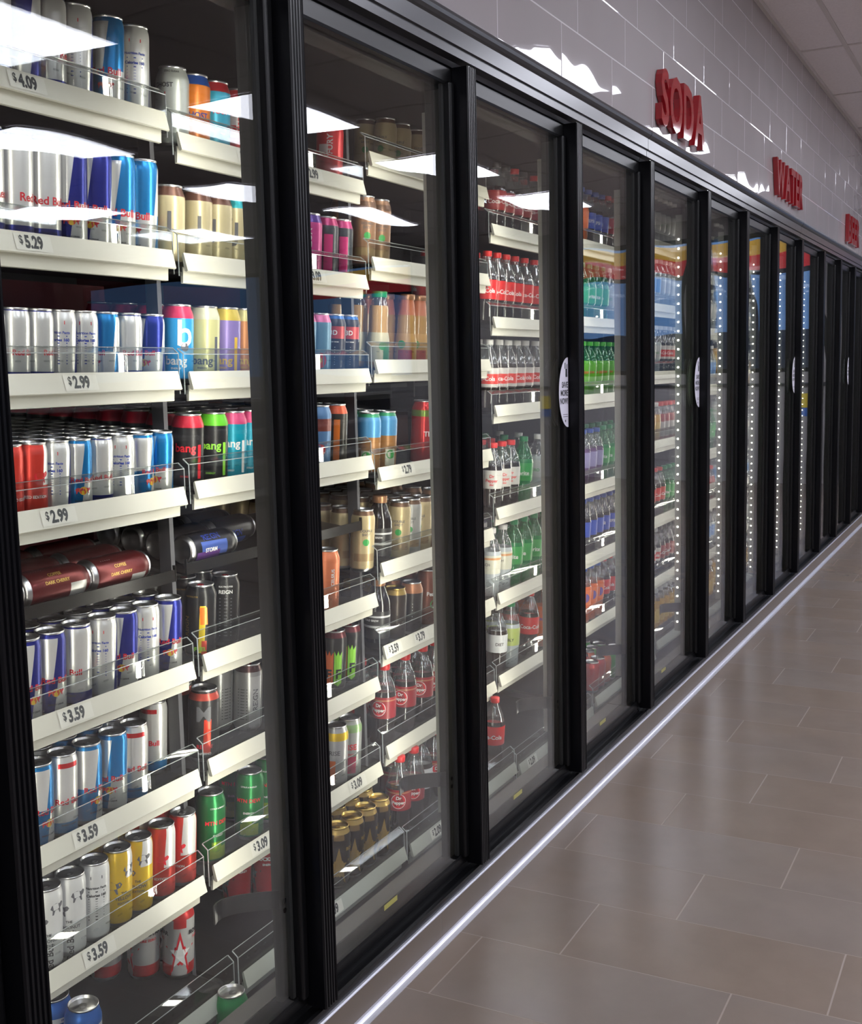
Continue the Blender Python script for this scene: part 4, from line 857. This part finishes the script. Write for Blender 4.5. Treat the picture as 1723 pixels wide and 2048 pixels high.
# round cardboard tub at the back of the fourth bottom shelf
tub = MB().lathe([(0, 0), (.075, 0), (.078, .004), (.074, .125), (.078, .128), (.078, .136), (0, .136)], 28).build('cardboard_tub', pbr('brown_card', (.22, .12, .065, 1), .7))
tub.matrix_world = Matrix.Translation((-.56, 3.52, zb1 + (.56 - .234) * SLOPE + .002)) @ Matrix.Rotation(math.atan(SLOPE), 4, 'Y'); tag(tub, 'round brown cardboard tub at the back of the fourth bottom shelf', 'tub')
# twelve can cartons low in the fifth rack
for q, (y, kd) in enumerate(((4.16, 'coke_c'), (4.23, 'coke_c'), (4.30, 'orange_c'), (4.37, 'green_c'), (4.44, 'green_c'))):
    if kd not in PR:
        f16(kd, {'coke_c': (.40, .02, .02, 1), 'orange_c': (.55, .10, .03, 1), 'green_c': (.04, .30, .04, 1)}[kd], (), (), None, {'coke_c': 'red soda can', 'orange_c': 'orange soda can', 'green_c': 'green soda can'}[kd], .45, .3, h=.122, name='soda_can')
    for j in range(3):
        x = -.300 - j * .068
        put(kd, x, y, zb1 + (-.234 - x) * SLOPE, 0, '%s, %s column, %s row, bottom shelf, fifth rack' % (PR[kd]['desc'], NUMW[q], 'front' if j == 0 else NUMW[j]), 'soda cans on the bottom shelf of the fifth rack', parts=False)

# roll-feed trays with cans lying on their sides
def tray(y0_, y1_, x0, x1, z, label):
    t = empty('can_tray', (x0, (y0_ + y1_) / 2, z), label, 'tray', 'roll feed can trays')
    h = (y1_ - y0_) / 2
    MB().prism_y([(0, -.013), (-.01, -.014), (x1 - x0, .024), (x1 - x0, .028), (-.012, -.010), (-.004, -.008), (-.004, .011), (0, .011)][::-1], -h, h).build('tray_base', pbr('glossy_black_plastic', (.005, .005, .005, 1), .3, spec=.3), t)
    MB().box(-.006, .001, -h - .003, -h, -.013, .02).box(-.006, .001, h, h + .003, -.013, .02).build('tray_end', pbr('glossy_black_plastic', (.006,) * 4), t)
    return t
def lying(kind, x, y, z, spin, label, flip=False):
    """axis along the rack; lid end away from or towards the viewer"""
    mtx = Matrix.Translation((x, y, z)) @ Matrix.Rotation(PI / 2 if flip else -PI / 2, 4, 'X') @ Matrix.Rotation(spin, 4, 'Z')
    return put(kind, 0, 0, 0, 0, label, 'cans lying in the roll feed trays', matrix=mtx)
tray(1.20, 1.772, -.325, -.62, ZC - .397, 'glossy black tray holding red cans on their sides, nearest rack')
for j in range(3):
    for q in range(3):
        lying('bronze_lying', -.363 - j * .068, 1.235 + q * .1605, ZC - .367 + j * .0088, [-.35, -.55, -.2][q] + j * 1.1, 'dark red can lying in black tray, %s along, %s row' % (NUMW[q], 'front' if j == 0 else NUMW[j]))
tray(1.81, 2.502, -.325, -.62, ZC - .390, 'glossy black tray holding black cans on their sides, second rack')
for j in range(4):
    for q in range(1 if j == 0 else 2):
        lying('black_lying', -.363 - j * .068, 1.838 + q * .1605, ZC - .360 + j * .0088, -.15 + j * .9, 'black and blue can lying base first in tray, %s along, %s row' % (NUMW[q], 'front' if j == 0 else NUMW[j]))
# back stock cartons glimpsed behind the racks
for q, (y, z, c_) in enumerate(((1.9, .9, (.16, .01, .02, 1)), (2.45, .9, (.10, .01, .03, 1)), (3.0, 1.0, (.13, .02, .02, 1)), (3.6, .95, (.05, .05, .08, 1)), (4.2, .9, (.14, .02, .02, 1)), (2.1, 1.35, (.15, .01, .02, 1)), (2.75, 1.42, (.12, .02, .03, 1)))):
    b = MB().box(-1.5, -1.2, y, y + .45, z if q < 5 else z, z + .28)
    cb_ = b.build('stock_carton', pbr('carton_%d' % q, c_, .6)); tag(cb_, 'dark carton of back stock, %s behind the racks' % NUMW[q], 'carton', 'cartons of back stock')
bs = empty('back_stock_shelf', (-1.35, 3.2, 0), 'wire back stock shelving deep inside the cooler behind the racks', 'shelf')
for z in (.88, 1.30):
    MB().box(-.16, .16, -1.5, 1.6, z, z + .015).build('wire_shelf', pbr('steel_upright', (.1,) * 4), bs)
for y in (-1.5, 1.6):
    MB().box(-.17, .17, y, y + .02, 0, 1.9).build('upright', pbr('steel_upright', (.1,) * 4), bs)

# ------------------------------------------------------------------ the aisle side, seen mirrored in the glass
def gondola(x, y0_, y1_, label):
    t = empty('gondola_shelving', (x, (y0_ + y1_) / 2, 0), label, 'shelving', 'low shop shelving')
    h = (y1_ - y0_) / 2
    MB().box(-.03, .03, -h, h, 0, 1.35).build('back_panel', pbr('gondola_grey', (.20, .20, .22, 1), .6), t)
    for z in (.12, .45, .78, 1.1):
        MB().box(-.35, -.03, -h, h, z, z + .03).box(.03, .35, -h, h, z, z + .03).build('shelf_board', pbr('gondola_shelf', (.35, .34, .34, 1), .5), t)
gondola(5.9, 3.0, 8.5, 'low grey shop shelving across the aisle, nearer unit')
gondola(5.9, 9.3, 12.6, 'low grey shop shelving across the aisle, further unit')
ct = empty('end_counter', (2.6, 13.7, 0), 'pale grey counter with yellow and blue cards under the far windows', 'counter')
MB().box(-2.0, 2.4, -.28, .28, 0, 1.10).build('counter_body', pbr('counter_grey', (.30, .29, .31, 1), .5), ct)
MB().box(-2.0, 2.4, -.30, .29, 1.10, 1.13).build('counter_top', pbr('counter_black', (.02, .02, .025, 1), .4), ct)
for x in (-1.6, -.9, 1.5):
    cd = MB().box(x - .12, x + .12, -.288, -.282, .86, 1.02).build('yellow_card', pbr('card_yellow', (.70, .55, .03, 1), .5), ct)
    MB().box(x - .12, x + .12, -.288, -.282, .76, .855).build('blue_card', pbr('card_blue', (.03, .13, .50, 1), .5), ct)
print('placed items', PLACED, 'objects', len(bpy.data.objects))
